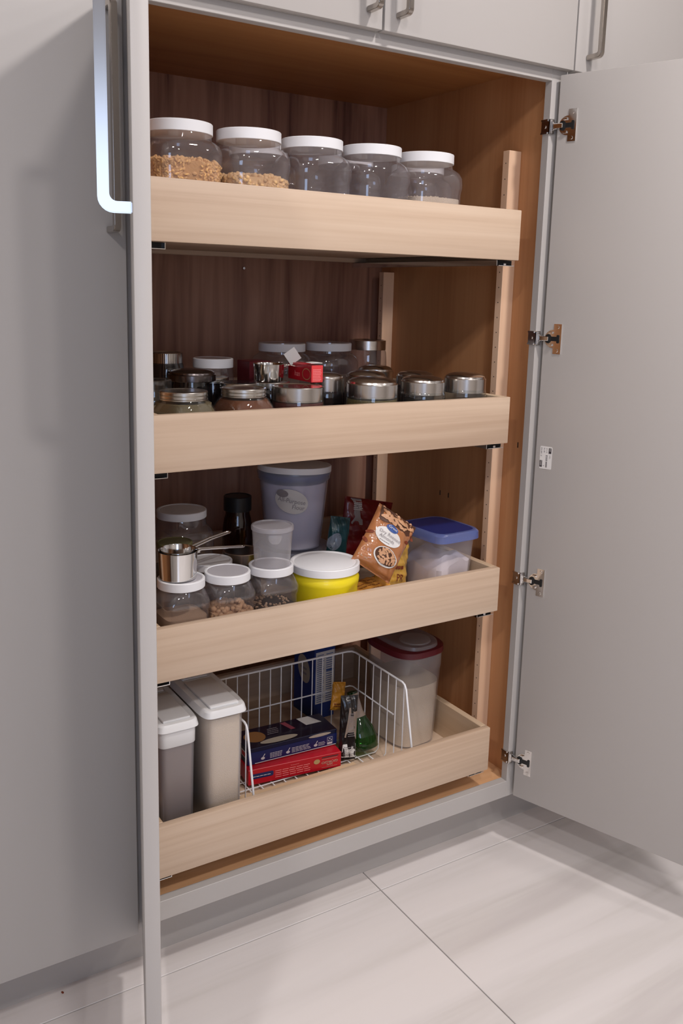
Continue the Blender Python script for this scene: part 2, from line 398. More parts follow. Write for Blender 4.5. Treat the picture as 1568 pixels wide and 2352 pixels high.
def cup_bm(zc):
    b = BM()
    n = 20; cx = .0225
    pts = [(.0405, zc-.0305), (.0405, zc+.0305), (.0235, zc+.0305), (.0235, zc+.0185)]
    pts += [(cx+.0185*math.cos(R(a)), zc+.0185*math.sin(R(a))) for a in range(95, 266, 12)]
    pts += [(.0235, zc-.0185), (.0235, zc-.0305)]
    prism(b, pts, .0016, Matrix.Translation((0, -.0016, 0)))
    for k in (-1, 1):
        M = Matrix.Translation((.0320, -.0022, zc+k*.0240)) @ Matrix.Rotation(R(90), 4, 'X'); bmesh.ops.create_cone(b, cap_ends=True, segments=14, radius1=.0036, radius2=.0030, depth=.0014, matrix=M)
        box(b, .0130, .0225, -.0050, -.0016, zc+k*.0125-.0022, zc+k*.0125+.0022, .0006)
    return b
def cup_dark_bm(zc):
    b = BM(); prism(b, rrect(.0215, zc, .0150, .0046, .003), .0009, Matrix.Translation((0, -.0026, 0)))
    prism(b, ellipse(.0120, zc, .0072, .0095, 16), .0008, Matrix.Translation((0, -.0030, 0)))
    prism(b, rrect(.0338, zc, .0028, .0085, .002), .0008, Matrix.Translation((0, -.0029, 0)))
    return b
HZ = [1.5827, 1.1650, .6430, .2200]
def open_door(side):
    sg = 1 if side == 'r' else -1
    hx = .8863 if side == 'r' else .0277
    ang = 1.8861 if side == 'r' else R(108.8)
    # local x axis runs from hinge to free edge, local -y is the inner face normal
    ex = Vector((-sg*math.cos(ang), -math.sin(ang), 0)); ez = Vector((0, 0, 1))
    b = BM(); box(b, 0, DW, 0, .019, DZ0, DZ1, .0012, 2)
    if side == 'l': bmesh.ops.scale(b, vec=(1, -1, 1), verts=b.verts)
    d = obj('door', b, 'paint', pantry, smooth=True, ang=30)
    ez_rot = math.atan2(ex.y, ex.x)
    # for the right door the inner face is local y=0 facing -y; for the left door it is mirrored
    d.location = (hx, -.012, 0); d.rotation_euler = (0, 0, ez_rot)
    for z in HZ:
        for fn, mm, nm in ((cup_bm, 'chrome', 'hinge_cup'), (cup_dark_bm, 'black_plastic', 'hinge_spring')):
            bb = fn(z)
            if side == 'l': bmesh.ops.scale(bb, vec=(1, -1, 1), verts=bb.verts)
            obj(nm, bb, mm, d, smooth=True, ang=30)
        clip_hinge(pantry, side, z)
        bb = BM(); box(bb, -.006, .014, -.0075, -.0030, z-.0045, z+.0045, .001)
        if side == 'l': bmesh.ops.scale(bb, vec=(1, -1, 1), verts=bb.verts)
        obj('hinge_arm', bb, 'chrome', d)
    bb = BM()
    if side == 'r': M = Matrix.Translation((DW-.031, .019, 1.327)) @ Matrix.Rotation(R(180), 4, 'Z')
    else: M = Matrix.Translation((DW-.031, -.019, 1.327))
    handle_bm(bb, .32, M, .0365, .0105, .0125, .017) if side == 'l' else handle_bm(bb, .32, M); obj('handle', bb, 'nickel', d, smooth=True, ang=30)
    return d
rdoor = open_door('r'); ldoor = open_door('l')
# maker's sticker on the inside of the right door
sx0, sx1, sz0, sz1 = .0105, .0380, .8925, .9405
b = BM(); prism(b, rrect((sx0+sx1)/2, (sz0+sz1)/2, (sx1-sx0)/2, (sz1-sz0)/2, .0022), .0004, Matrix.Translation((0, -.0004, 0)))
st = obj('sticker', b, 'paper_white', rdoor)
b = BM(); F = lambda x, z: (x, -.0006, z)
def q4(b, x0, x1, z0, z1, F): b.faces.new([b.verts.new(F(*q)) for q in ((x0, z0), (x1, z0), (x1, z1), (x0, z1))])
cxs = (sx0+sx1)/2
# text runs downwards, as on the photographed sticker
for (dx, body, size, z, al) in ((-.0105, 'EMK10041  22', .0040, .9378, 'LEFT'), (-.0042, '36 x 90', .0042, .9378, 'LEFT'), (.0015, 'UT11175', .0036, .9378, 'LEFT'), (.0092, '1 42-5', .0038, .9235, 'LEFT'), (-.0042, '8', .0044, .9000, 'LEFT')):
    text(b, body, size, F, cxs+dx, z, R(-90), al, .8)
q4(b, cxs+.0060, cxs+.0122, .9260, .9378, F); q4(b, cxs-.0133, cxs-.0075, .8960, .9100, F)
for k in range(6): q4(b, cxs-.0003, cxs+.0043, .9100+k*.0022, .9109+k*.0022, F)
for k in range(9): q4(b, cxs+.0002, cxs+.0038, .8962+k*.0014, .8970+k*.0014, F)
obj('sticker_print', b, 'print_dark', rdoor)
b = BM(); F2 = lambda x, z: (x, -.0008, z)
text(b, '0-0', .0052, F2, cxs+.0092, .9368, R(-90), 'LEFT', .8); obj('sticker_print', b, 'paper_white', rdoor); b = BM(); text(b, 'PASSED', .0040, F2, cxs-.0104, .9090, R(-90), 'LEFT', .75)
obj('sticker_print', b, 'paper_white', rdoor)

# ---- pull-out trays
TX0, TX1, TY0, TLEN = .042, .8109, -.0060, .545
TRAYS = [(1.3194, 1.4168), (.9488, 1.0451), (.5825, .6795), (.2104, .3113)]
for (z0, z1) in TRAYS:
    b = BM(); T = .0150
    box(b, TX0, TX1, TY0, TY0+T, z0, z1, .0014, 2); tr = obj('pull_out_tray', b, 'maple', pantry, smooth=True, ang=30)
    for (x0, x1) in ((TX0, TX0+T), (TX1-T, TX1)):
        b = BM(); box(b, x0, x1, TY0+T, TY0+TLEN, z0, z1, .0012); obj('side_board', b, 'maple_y', tr)
    b = BM(); box(b, TX0+T, TX1-T, TY0+TLEN-T, TY0+TLEN, z0, z1, .0012); obj('back_board', b, 'maple', tr)
    b = BM(); box(b, TX0+T, TX1-T, TY0+T, TY0+TLEN-T, z0+.010, z0+.0158); obj('bottom_board', b, 'maple', tr)
    # undermount slides: dark channel with a bright folded edge
    for s in (0, 1):
        xa, xb = ((TX0+.002, TX0+.028) if s == 0 else (TX1-.046, TX1-.001))
        b = BM(); zz = z0-.0115
        box(b, xa, xb, TY0+.020, TY0+TLEN, zz+.0016, z0-.0005, 0); sl = obj('slide', b, 'black_metal', tr)
        b = BM(); xi = xb if s == 0 else xa
        box(b, min(xi, xi+(.0012 if s == 0 else -.0012)), max(xi, xi+(.0012 if s == 0 else -.0012)), TY0+.012, TY0+TLEN, zz, z0-.001)
        box(b, xa+.004, xb, TY0+.012, TY0+.10, zz, zz+.0013)
        if s == 1: box(b, xa+.020, xa+.026, TY0+.014, TY0+.022, zz+.001, zz+.006, .001)
        obj('slide_edge', b, 'chrome', tr)

# ------------------------------------------------------------------ neighbouring cabinets
def neighbour(name, label, x0, x1):
    t = thing(name, label, 'cabinet')
    P = lambda n, m, *a, bev=.0008: part(n, m, *a, bev=bev, parent=t)
    P('stile', 'paint', x0, x0+.038, 0, TF, ZRB, HT); P('stile', 'paint', x1-.038, x1, 0, TF, ZRB, HT)
    P('bottom_rail', 'paint', x0+.038, x1-.038, 0, TF, ZRB, ZB); P('top_rail', 'paint', x0+.038, x1-.038, 0, TF, HT-.04, HT)
    P('carcass', 'side_veneer', x0, x1, TF, .61, ZRB, HT, bev=0)
    return t
lc = neighbour('side_cabinet', 'closed tall grey cabinet at the left edge with a full-height door', -.914, -.001)
d = flat_door('door', -.4560, -.0015, DZ0, HT-.003, lc); handle(-.0265, 1.327, .32, d)
d = flat_door('door', -.9125, -.4585, DZ0, HT-.003, lc); handle(-.8880, 1.327, .32, d)
rc = neighbour('corner_cabinet', 'closed tall grey cabinet to the right, behind the open door', .915, 1.829)
for (a, b_, hx_) in ((.9165, 1.3710, .9492), (1.3735, 1.8275, 1.795)):
    d = flat_door('upper_door', a, b_, ZU, HT-.003, rc); handle(hx_, 1.713, .30, d)
    d = flat_door('lower_door', a, b_, DZ0, DZ1, rc); handle(a+.42 if hx_ < 1 else a+.03, 1.327, .32, d)
P_ = part('middle_rail', 'paint', .953, 1.791, 0, TF, ZT, ZT+.038, parent=rc)

# ------------------------------------------------------------------ jars and lids
def lid_bm(r, h, dome=0.0, rib=0, ridge=.0012, z=0.0):
    b = BM()
    p = [(z, r-.0006), (z+.0006, r)]
    if rib:
        for k in range(rib): zz = z+h*(k+.5)/(rib+.6); p += [(zz-.001, r), (zz, r-.0016), (zz+.001, r)]
    p += [(z+h-.0014, r), (z+h-.0004, r-.0008), (z+h, r-.0022)]
    if dome: p += [(z+h+dome*.30, r*.93), (z+h+dome*.62, r*.80), (z+h+dome*.88, r*.55), (z+h+dome*.98, r*.25), (z+h+dome, r*.04)]
    else: p += [(z+h, r*.90), (z+h-ridge, r*.87), (z+h-ridge, r*.04)]
    return loft(b, p, 56)
def inner(prof, d, top):
    """a content profile just inside a jar profile, up to height top"""
    out = []
    for p in prof:
        z = p[0]
        if z < .003: z = .003
        if z >= top: break
        if len(p) == 2: out.append((z, max(p[1]-d, .002), max(p[1]-d, .002), 2))
        elif len(p) == 3: out.append((z, max(p[1]-d, .002), max(p[1]-d, .002), p[2]))
        else: out.append((z, max(p[1]-d, .002), max(p[2]-d, .002), p[3]))
    # interpolate the last level
    prev = prof[0]
    for p in prof:
        if p[0] >= top: break
        prev = p
    q = list(out[-1]); q[0] = top; out.append(tuple(q)); return out
def jar(name, label, x, y, z, prof, body_m, lid_r, lid_h, lid_m, cap='white', group=None, fill=None, rotz=0, dome=0, rib=0, lid_z=None, cat='jar'):
    t = thing(name, label, cat, (x, y, z), rotz, group)
    b = loft(BM(), prof, 48, cap1=True); obj('jar_body', b, body_m, t, smooth=True, ang=50)
    lz = lid_z if lid_z is not None else prof[-1][0]-lid_h+.001
    obj('lid', lid_bm(lid_r, lid_h, dome, rib, z=lz), lid_m, t, smooth=True, ang=30)
    if fill:
        ip = inner(prof, .0028, fill['h']); b = loft(BM(), ip, 40)
        f = obj('contents', b, fill['m'], t, smooth=True, ang=60)
        if fill.get('grain'):
            g = fill['grain']; pts = []
            for _ in range(g['n']):
                k = random.uniform(.25, 1)**.5 if random.random() < .25 else None
                top = fill['h']
                if k is None:       # on the wall
                    zz = random.uniform(top*.35, top); a = random.uniform(R(150), R(390))
                    q = max([p for p in ip if p[0] <= zz], key=lambda p: p[0]); rx, ry, pw = q[1]-.0015, q[2]-.0015, q[3]
                    c, s = math.cos(a), math.sin(a); e = 2/pw
                    pts.append(Vector((rx*math.copysign(abs(c)**e, c), ry*math.copysign(abs(s)**e, s), zz)))
                else:
                    a = random.uniform(0, 6.283); r = (ip[-1][1]-.004)*k
                    pts.append(Vector((r*math.cos(a), r*math.sin(a), top+random.uniform(-.001, g['r']*.8))))
            gb = scatter(BM(), pts, g['r'], g.get('sq', 1))
            go = obj('grains', gb, fill['gm'], f, smooth=True, ang=80); go['kind'] = 'stuff'
    return t

mat('tan_card', srgb(206, 176, 142), .8)
mat('cereal', srgb(206, 156, 98), .8, bump=(300, .5)); mat('cereal_grain', srgb(226, 178, 118), .75)
mat('chickpea', srgb(222, 182, 130), .7); mat('oats', srgb(226, 208, 184), .85, bump=(700, .8)); mat('oat_grain', srgb(214, 196, 170), .85)
mat('green_powder', srgb(112, 98, 70), .9, bump=(400, .3)); mat('brown_powder', srgb(112, 62, 34), .9, bump=(400, .3)); mat('red_powder', srgb(86, 26, 18), .9, bump=(400, .3))
mat('dark_spice', srgb(40, 26, 22), .9, bump=(300, .5)); mat('olive_spice', srgb(96, 84, 44), .9, bump=(300, .6)); mat('walnut', srgb(190, 150, 112), .8, bump=(200, .8)); mat('rice', srgb(170, 140, 112), .8, bump=(600, .5))
mat('olive_lid', srgb(120, 116, 78), .4)
mat('flour', srgb(232, 220, 222), .95, bump=(60, .3)); mat('grey_powder', srgb(128, 108, 96), .9)

A = [(0, .052, 3.4), (.004, .058, 3.4), (.013, .0618, 3.6), (.060, .0618, 3.6), (.104, .0618, 3.6), (.110, .0626, 3.6), (.116, .0640, 3.6), (.126, .0644, 3.5), (.136, .0640, 3.3), (.144, .0618, 2.9), (.1495, .0580, 2.4), (.153, .0545, 2), (.178, .0532, 2)]
A = [(z, r, r, p) for z, r, p in A]
Z1 = TRAYS[0][0]+.0160
gA = 'large clear tubs with white lids on the top tray'
specA = [(.131, .095, 'large clear tub nearly half full of golden cereal flakes, leftmost on the top tray', dict(h=.116, m='cereal', gm='cereal_grain', grain=dict(n=1700, r=.0054, sq=.42))),
         (.2585, .092, 'large clear tub with a layer of chickpeas, second on the top tray', dict(h=.100, m='chickpea', gm='chickpea', grain=dict(n=1100, r=.0056, sq=.85))),
         (.3875, .096, 'large empty clear tub in the middle of the top tray', None),
         (.5150, .092, 'large empty clear tub between the middle and the rightmost on the top tray', None),
         (.6440, .096, 'large clear tub with pale oats at the bottom, rightmost in front on the top tray', dict(h=.096, m='oats', gm='oat_grain', grain=dict(n=1300, r=.0019, sq=.5)))]
for x, y, lab, fl in specA:
    jar('clear_tub', lab, x, y, Z1, A, 'clear_plastic', .0562, .0185, 'white_lid', group=gA, fill=fl, lid_z=.1622)
for x, y, lab in ((.348, .232, 'clear tub with a white lid behind the chickpea tub, back row'), (.730, .236, 'clear tub with a white lid behind the rightmost tub, back row'), (.545, .232, 'clear tub with a white lid in the back row, seen through the empty tubs')):
    jar('clear_tub', lab, x, y, Z1, A, 'clear_plastic', .0562, .0185, 'white_lid', group=gA, lid_z=.1622)

# ---- second tray: spices
Z2 = TRAYS[1][0]+.0160
H2 = .1105
def sq_prof(h, hw, neck, pw=4.5):
    return [(0, hw-.006, hw-.006, pw), (.004, hw-.001, hw-.001, pw), (h*.45, hw, hw, pw), (h*.66, hw, hw, pw*.95), (h*.76, hw*.93, hw*.93, 3.2), (h*.83, (hw+neck)/2, (hw+neck)/2, 2.4), (h*.88, neck, neck, 2), (h, neck, neck, 2)]
def rd_prof(h, r, neck):
    return [(0, r-.004), (.003, r), (h*.70, r), (h*.78, r*.98), (h*.84, (r+neck)/2), (h*.88, neck), (h, neck)]
gS = 'spice jars on the second tray'
jar('spice_jar', 'squat glass jar of greenish tan powder, ribbed silver lid, front left of second tray', .1254, .068, Z2, sq_prof(H2, .0480, .038), 'clear_glass', .0415, .0155, 'silver_lid', group=gS, fill=dict(h=.090, m='green_powder'), rib=2, rotz=R(20), lid_z=.0950)
jar('spice_jar', 'squat glass jar of brown powder with a ribbed silver lid, next to the greenish one', .2398, .068, Z2, sq_prof(H2, .0480, .037), 'clear_glass', .0403, .0155, 'silver_lid', group=gS, fill=dict(h=.092, m='brown_powder'), rib=2, rotz=R(14), lid_z=.0965)
jar('steel_lid_jar', 'glass jar of dark red spice with a flat steel lid, under the small red box', .3500, .066, Z2, rd_prof(H2, .0495, .044), 'clear_glass', .0480, .0270, 'steel', group=gS, fill=dict(h=.083, m='red_powder'), lid_z=.0845)
jar('steel_lid_jar', 'wide glass jar of olive spice with a domed steel lid, in front right of centre', .5148, .066, Z2, rd_prof(H2, .0520, .047), 'clear_glass', .0505, .0270, 'steel', group=gS, fill=dict(h=.082, m='olive_spice'), dome=.012, lid_z=.0848)
jar('steel_lid_jar', 'domed steel-lidded glass jar second from the right in the front row of spices', .6380, .066, Z2, rd_prof(H2, .0470, .041), 'clear_glass', .0445, .0265, 'steel', group=gS, fill=dict(h=.062, m='dark_spice'), dome=.010, lid_z=.0858)
jar('steel_lid_jar', 'glass jar with a domed steel lid, rightmost in the front row of spices', .7460, .064, Z2, rd_prof(H2, .0455, .041), 'clear_glass', .0430, .0300, 'steel', group=gS, fill=dict(h=.060, m='dark_spice'), dome=.011, lid_z=.0860)
jar('steel_lid_jar', 'narrow jar with a domed steel lid between the red box and the wide olive jar', .4620, .150, Z2, rd_prof(H2, .0370, .032), 'dark_glass', .0350, .0320, 'steel', group=gS, fill=dict(h=.06, m='dark_spice'), dome=.009, lid_z=.0850)
jar('steel_lid_jar', 'jar with a domed steel lid behind the wide olive jar', .5750, .178, Z2, rd_prof(H2, .0450, .040), 'dark_glass', .0430, .0250, 'steel', group=gS, dome=.012, lid_z=.0880)
jar('steel_lid_jar', 'jar with a domed steel lid behind the second jar from the right', .6980, .172, Z2, rd_prof(H2, .0430, .039), 'dark_glass', .0410, .0250, 'steel', group=gS, dome=.011, lid_z=.0860)
jar('steel_lid_jar', 'jar with a domed steel lid in the third row of the second tray', .6620, .272, Z2, rd_prof(.113, .0420, .038), 'dark_glass', .0400, .0250, 'steel', group=gS, dome=.012, lid_z=.0900)
# back row
Dp = [(0, .040), (.003, .044), (.110, .044), (.120, .041), (.128, .036), (.158, .036)]
jar('steel_lid_jar', 'tall dark jar with a straight steel lid at the back left of the second tray', .1840, .300, Z2, rd_prof(.158, .0360, .032), 'dark_glass', .0320, .0230, 'steel', group=gS, lid_z=.1360)
jar('steel_lid_jar', 'tall clear canister with a straight steel lid, back right corner of the spices', .7440, .430, Z2, rd_prof(.170, .0470, .043), 'clear_plastic', .0440, .0230, 'steel', group=gS, lid_z=.1490)
B2 = [(z*.96, r*.93, r*.93, p) for z, r, _, p in A]
for x, lab in ((.4872, 'big clear tub with a white lid at the back, behind the measuring cup'), (.6080, 'big clear tub with a white lid at the back, beside the tall steel-lidded canister')):
    jar('clear_tub', lab, x, .385, Z2, B2, 'clear_plastic', .0520, .0175, 'white_lid', group='white-lidded tubs at the back of the second tray', lid_z=.1520)
jar('white_lid_jar', 'medium clear jar with a white lid at the back left, between two steel lids', .2840, .300, Z2, rd_prof(.146, .0420, .038), 'clear_plastic', .0405, .0185, 'white_lid', group=gS, lid_z=.1278)
jar('dark_lid_jar', 'dark jar with a low domed black lid behind the greenish spice jar', .1960, .200, Z2, rd_prof(.125, .0360, .034), 'dark_glass', .0450, .0130, 'dark_steel', group=gS, dome=.010, lid_z=.1130)
jar('glass_cup_jar', 'small clear jar with a clear glass lid at the far left of the second tray', .1080, .165, Z2, rd_prof(.105, .0330, .030), 'clear_glass', .0320, .0200, 'clear_glass', group=gS, fill=dict(h=.07, m='oats'), lid_z=.1010)
jar('spice_jar', 'jar with a ribbed silver lid behind the brown spice jar', .2760, .160, Z2, sq_prof(.112, .0330, .030), 'dark_glass', .0370, .0120, 'silver_lid', group=gS, rib=2, fill=dict(h=.07, m='dark_spice'), lid_z=.0990)
jar('spice_jar', 'jar with a silver lid that carries the small steel measuring cup', .3480, .170, Z2, rd_prof(.108, .0370, .034), 'dark_glass', .0370, .0110, 'silver_lid', group=gS, rib=1, fill=dict(h=.07, m='dark_spice'), lid_z=.0990)
jar('spice_jar', 'lower jar with a ribbed silver lid peeking out behind the brown spice jar', .2560, .238, Z2, rd_prof(.112, .0300, .028), 'dark_glass', .0310, .0110, 'silver_lid', group=gS, rib=1, lid_z=.1040)

def cup(name, label, x, y, z, r, h, rotz, hl, hz0, hz1, group=None, wire=True, r1=None):
    t = thing(name, label, 'measuring cup', (x, y, z), rotz, group)
    r0 = r*.93
    p = [(0, r0-.002), (.0008, r0), (h, r), (h+.0006, r+.0006), (h+.0008, r-.0003), (h-.0006, r-.0010), (.0018, r0-.0016), (.0014, r0*.3)]
    obj('cup', loft(BM(), p, 56), 'steel_bright', t, smooth=True, ang=30)
    b = BM(); g = .0045
    pts = [(r-.001, -g, hz0-.004), (r+.012, -g, hz0), (r+hl*.5, -g, (hz0+hz1)/2+.001), (r+hl-.004, -g*.9, hz1), (r+hl, -g*.4, hz1), (r+hl, g*.4, hz1), (r+hl-.004, g*.9, hz1), (r+hl*.5, g, (hz0+hz1)/2+.001), (r+.012, g, hz0), (r-.001, g, hz0-.004)]
    tube(b, pts, .0018, 8); box(b, r-.0005, r+.010, -g, g, hz0-.0052, hz0-.0038, 0)
    obj('cup_handle', b, 'steel_bright', t, smooth=True, ang=50)
    return t
cup('measuring_cup', 'small shiny steel measuring cup lying upright on a silver lid among the spices', .3400, .165, Z2+.1110, .0300, .0330, R(2), .088, .0300, .0150)

# red tea box on the steel lid
def carton(name, label, cat, loc, rotz, sx, sy, sz, m, group=None, rot=None, bev=.0008):
    t = thing(name, label, cat, loc, rotz, group, rot)
    b = BM(); box(b, -sx/2, sx/2, -sy/2, sy/2, 0, sz, bev); obj('carton', b, m, t)
    front = lambda x, z, e=.0004: (x, -sy/2-e, z)
    left = lambda x, z, e=.0004: (-sx/2-e, x, z)
    top = lambda x, y, e=.0004: (x, y, sz+e)
    return t, front, left, top
mat('red_card', srgb(190, 18, 36), .4, coat=.2); mat('red_side', srgb(232, 70, 72), .45); mat('pink_print', srgb(255, 150, 150), .6)
mat('navy_card', srgb(12, 20, 54), .35, coat=.3); mat('navy_side', srgb(18, 34, 92), .4, coat=.3); mat('purple_card', srgb(28, 18, 38), .3, coat=.4)
mat('blue_card', srgb(30, 54, 126), .5); mat('gold_print', srgb(190, 160, 110), .6); mat('bread', srgb(150, 104, 60), .7); mat('cream_print', srgb(190, 178, 160), .6); mat('pink_card', srgb(150, 70, 84), .5)
t, fr, lf, tp = carton('tea_box', 'small opened red box lying on a steel lid in the spice tray', 'box', (.4125, .1500, Z2+.1116), R(-2), .025, .098, .033, 'red_card')
b = BM(); q4(b, -.0118, .0122, .001, .033, fr); pn = obj('end_panel', b, 'red_side', t)
b = BM(); bars(b, lambda x, z: fr(x, z, .0007), -.009, .010, .003, .027, 8); obj('print', b, 'pink_print', pn)
b = BM()
for pl in (ellipse(.030, .015, .0170, .0110, 26),):
    outer = [lf(-x, z, .0005) for x, z in pl]; inn = [lf(-(.030+(x-.030)*.92), .015+(z-.015)*.9, .0005) for x, z in pl]
    vo = [b.verts.new(q) for q in outer]; vi = [b.verts.new(q) for q in inn]
    for i in range(len(vo)): b.faces.new((vo[i], vo[(i+1) % len(vo)], vi[(i+1) % len(vo)], vi[i]))
obj('logo_ring', b, 'gold_print', t)
b = BM(); text(b, 'han', .015, lambda x, z: lf(-x, z, .0006), -.008, .013, 0, 'CENTER', 1.1)
bmesh.ops.scale(b, vec=(1, 1, 1), verts=b.verts); obj('lettering', b, 'pink_print', t)
b = BM(); prism(b, [(-.012, .0365), (.012, .0365), (.0135, .0375), (.002, .0385), (-.012, .0375)], .022, Matrix.Translation((0, -.046, 0))); obj('folded_flap', b, 'paper_white', t)
b = BM(); M = Matrix.Translation((-.006, .028, .034)) @ Matrix.Rotation(R(-32), 4, 'Y') @ Matrix.Rotation(R(-14), 4, 'X')
box(b, -.013, .014, 0, .0006, 0, .026, M=M); obj('raised_flap', b, 'paper_white', t)
t, fr, lf, tp = carton('tea_box', 'dark red box half hidden behind the small measuring cup', 'box', (.3620, .272, Z2), R(4), .050, .050, .142, 'dark_red')

# ---- third tray
Z3 = TRAYS[2][0]+.0160
def grip_prof(h, hw, neck):
    pw = 5
    return [(0, hw-.005, hw-.005, pw), (.004, hw-.001, hw-.001, pw), (.030, hw, hw, pw), (.034, hw-.0022, hw-.0022, pw), (h*.62, hw-.0022, hw-.0022, pw), (h*.66, hw, hw, pw), (h*.74, hw, hw, pw), (h*.80, hw*.95, hw*.95, 3.6), (h*.85, (hw+neck)/2, (hw+neck)/2, 2.4), (h*.87, neck, neck, 2), (h, neck, neck, 2)]
g3 = 'square white-lidded jars along the front of the third tray'
for x, lab, fl in ((.1190, 'square clear jar of tan powder with a white lid, under the steel measuring cups', dict(h=.075, m='rice')),
                   (.2095, 'square clear jar with walnuts and a white lid, second from the left on third tray', dict(h=.070, m='walnut', gm='walnut', grain=dict(n=260, r=.0060, sq=.8))),
                   (.3000, 'square clear jar with a white lid, under the tall frosted cup', dict(h=.066, m='dark_spice', gm='rice', grain=dict(n=260, r=.0030, sq=.8)))):
    jar('white_lid_jar', lab, x, .070, Z3, grip_prof(.1410, .0438, .038), 'clear_plastic', .0425, .0160, 'white_lid', group=g3, fill=fl, lid_z=.1260)
jar('white_lid_jar', 'clear jar with a white lid right behind the walnut jar', .2180, .165, Z3, grip_prof(.134, .0420, .038), 'clear_plastic', .0420, .0145, 'white_lid', fill=dict(h=.08, m='dark_spice'), lid_z=.1210)
jar('white_lid_jar', 'tall clear jar with a wide white lid at the back left of the third tray', .2180, .310, Z3, [(z*1.13, r*.92, r*.92, p) for z, r, _, p in A], 'clear_plastic', .0510, .0155, 'white_lid', fill=dict(h=.08, m='dark_spice'), lid_z=.1885)
jar('green_lid_tub', 'slim jar with an olive green lid behind the steel measuring cups', .1700, .228, Z3, rd_prof(.160, .029, .027), 'clear_plastic', .0350, .0120, 'olive_lid', lid_z=.1500, cat='tub')
jar('brown_bottle', 'brown glass bottle with a black screw cap at the back of the third tray', .3880, .400, Z3, [(0, .030), (.003, .034), (.105, .034), (.125, .033), (.145, .030), (.155, .027), (.192, .027)], 'amber_glass', .0310, .0330, 'black_plastic', lid_z=.1640, cat='bottle')
jar('grey_lid_jar', 'dark jar with a grey steel lid between the measuring cup handles and the frosted cup', .3190, .235, Z3, rd_prof(.120, .040, .037), 'dark_glass', .0400, .0220, 'steel', lid_z=.1010)
# lid marking circles pressed into the first white lids
# frosted cup standing on the third jar
t = thing('frosted_cup', 'empty frosted plastic cup with a snap lid standing on a white jar lid', 'cup', (.2985, .063, Z3+.1422))
obj('cup_body', loft(BM(), [(0, .028), (.001, .0335), (.066, .0380), (.073, .0382), (.0745, .0375)], 56), 'frosted', t, smooth=True, ang=40)
obj('cup_lid', loft(BM(), [(.0690, .0388), (.0695, .0400), (.0750, .0402), (.0775, .0390), (.0780, .0360), (.0755, .0345), (.0755, .002)], 56), 'frosted_grey', t, smooth=True, ang=40)
b = BM(); sheet(b, [(x, z) for x, z in ellipse(-.004, .062, .012, .013, 20) if z < .067], lambda x, z: (.0392*math.sin(x/.038-.25), -.0392*math.cos(x/.038-.25), z)); obj('lid_tab', b, 'frosted', t, smooth=True)
# steel measuring cups on the first jar
ca = cup('measuring_cup', 'larger shiny steel measuring cup on the leftmost white lid, handle pointing level', .1130, .070, Z3+.1424, .0350, .0500, R(12), .112, .0440, .0310, 'nested steel measuring cups')
cup('measuring_cup', 'steel measuring cup nested inside the larger one, handle tilted up', .1130, .070, Z3+.1449, .0312, .0500, R(20), .098, .0480, .0560, 'nested steel measuring cups')

# yellow canister
t = thing('yellow_canister', 'bright yellow ribbed plastic canister with a flat white lid', 'canister', (.4290, .0860, Z3))
b = BM(); n = 64; prof = [(0, .064), (.003, .0675), (.015, .0680), (.022, .0660), (.078, .0660), (.088, .0682), (.096, .0690), (.100, .0670), (.106, .0655), (.1210, .0655)]
loft(b, prof, n)
for v in b.verts:      # pressed-in grip on the two sides
    a = math.atan2(v.co.y, v.co.x)
    if .02 < v.co.z < .085:
        k = max(0, 1-abs(((a+R(60)+math.pi) % (2*math.pi))-math.pi)/.32)
        v.co.x *= 1-.07*min(1, k*1.8); v.co.y *= 1-.07*min(1, k*1.8)
obj('canister_body', b, 'yellow', t, smooth=True, ang=60)
obj('lid', loft(BM(), [(.1090, .0672), (.1095, .0694), (.1238, .0694), (.1252, .0684), (.1254, .0650), (.1240, .0625), (.1236, .0610), (.1246, .0590), (.1246, .003)], 64), 'white_lid', t, smooth=True, ang=30)

# flour bucket
t = thing('flour_bucket', 'tall bluish frosted flour bucket with a loose white lid and oval label', 'bucket', (.5060, .3550, Z3+.0810))
BR0, BR1, BH = .0630, .0800, .1770
prof = [(0, .058), (.002, BR0), (BH*.88, BR0+(BR1-BR0)*.86), (BH*.885, BR1+.001), (BH*.93, BR1+.0018), (BH*.96, BR1+.0035), (BH, BR1+.0020)]
obj('bucket_body', loft(BM(), prof, 64, cap1=False), 'frosted_blue', t, smooth=True, ang=50)
obj('flour_fill', loft(BM(), [(.003, BR0-.004), (.150, BR0+(BR1-BR0)*.86-.005), (.154, .02)], 48), 'flour', t, smooth=True)
b = loft(BM(), [(.0, .0815), (.0008, .0830), (.0130, .0830), (.0140, .0820), (.0140, .003)], 64); ld = obj('lid', b, 'white_lid', t, smooth=True, ang=30, loc=(.001, 0, BH-.0045), rot=(R(-2.0), R(2.2), 0))
obj('inner_lid_rim', loft(BM(), [(.160, .0775), (.171, .0775)], 48), 'blue_lid', t, smooth=True)
def cyl(e=.0012, a0=-33):
    def f(x, z):
        r = BR0+(BR1-BR0)*(z/BH)*.98+e; a = R(-90+a0)+x/r
        return (r*math.cos(a), r*math.sin(a), z)
    return f
b = BM(); sheet(b, ellipse(0, .116, .0385, .0270, 40, R(-18)), cyl(.0008), 5); lb = obj('label', b, 'print_white', t, smooth=True)
b = BM(); sheet(b, ellipse(-.0205, .1340, .0140, .0085, 26, R(-8)), cyl(.0012), 3); obj('logo_oval', b, 'print_grey', lb)
b = BM(); text(b, 'All-Purpose', .0140, cyl(.0014), .001, .1170, R(-9), 'CENTER', .95); text(b, 'Flour', .0140, cyl(.0014), .0155, .1020, R(-9), 'CENTER', .95); obj('lettering', b, 'print_grey', lb)
b = BM(); text(b, 'Great', .0070, cyl(.0016), -.0205, .1350, R(-8)); obj('logo_text', b, 'frosted', lb)
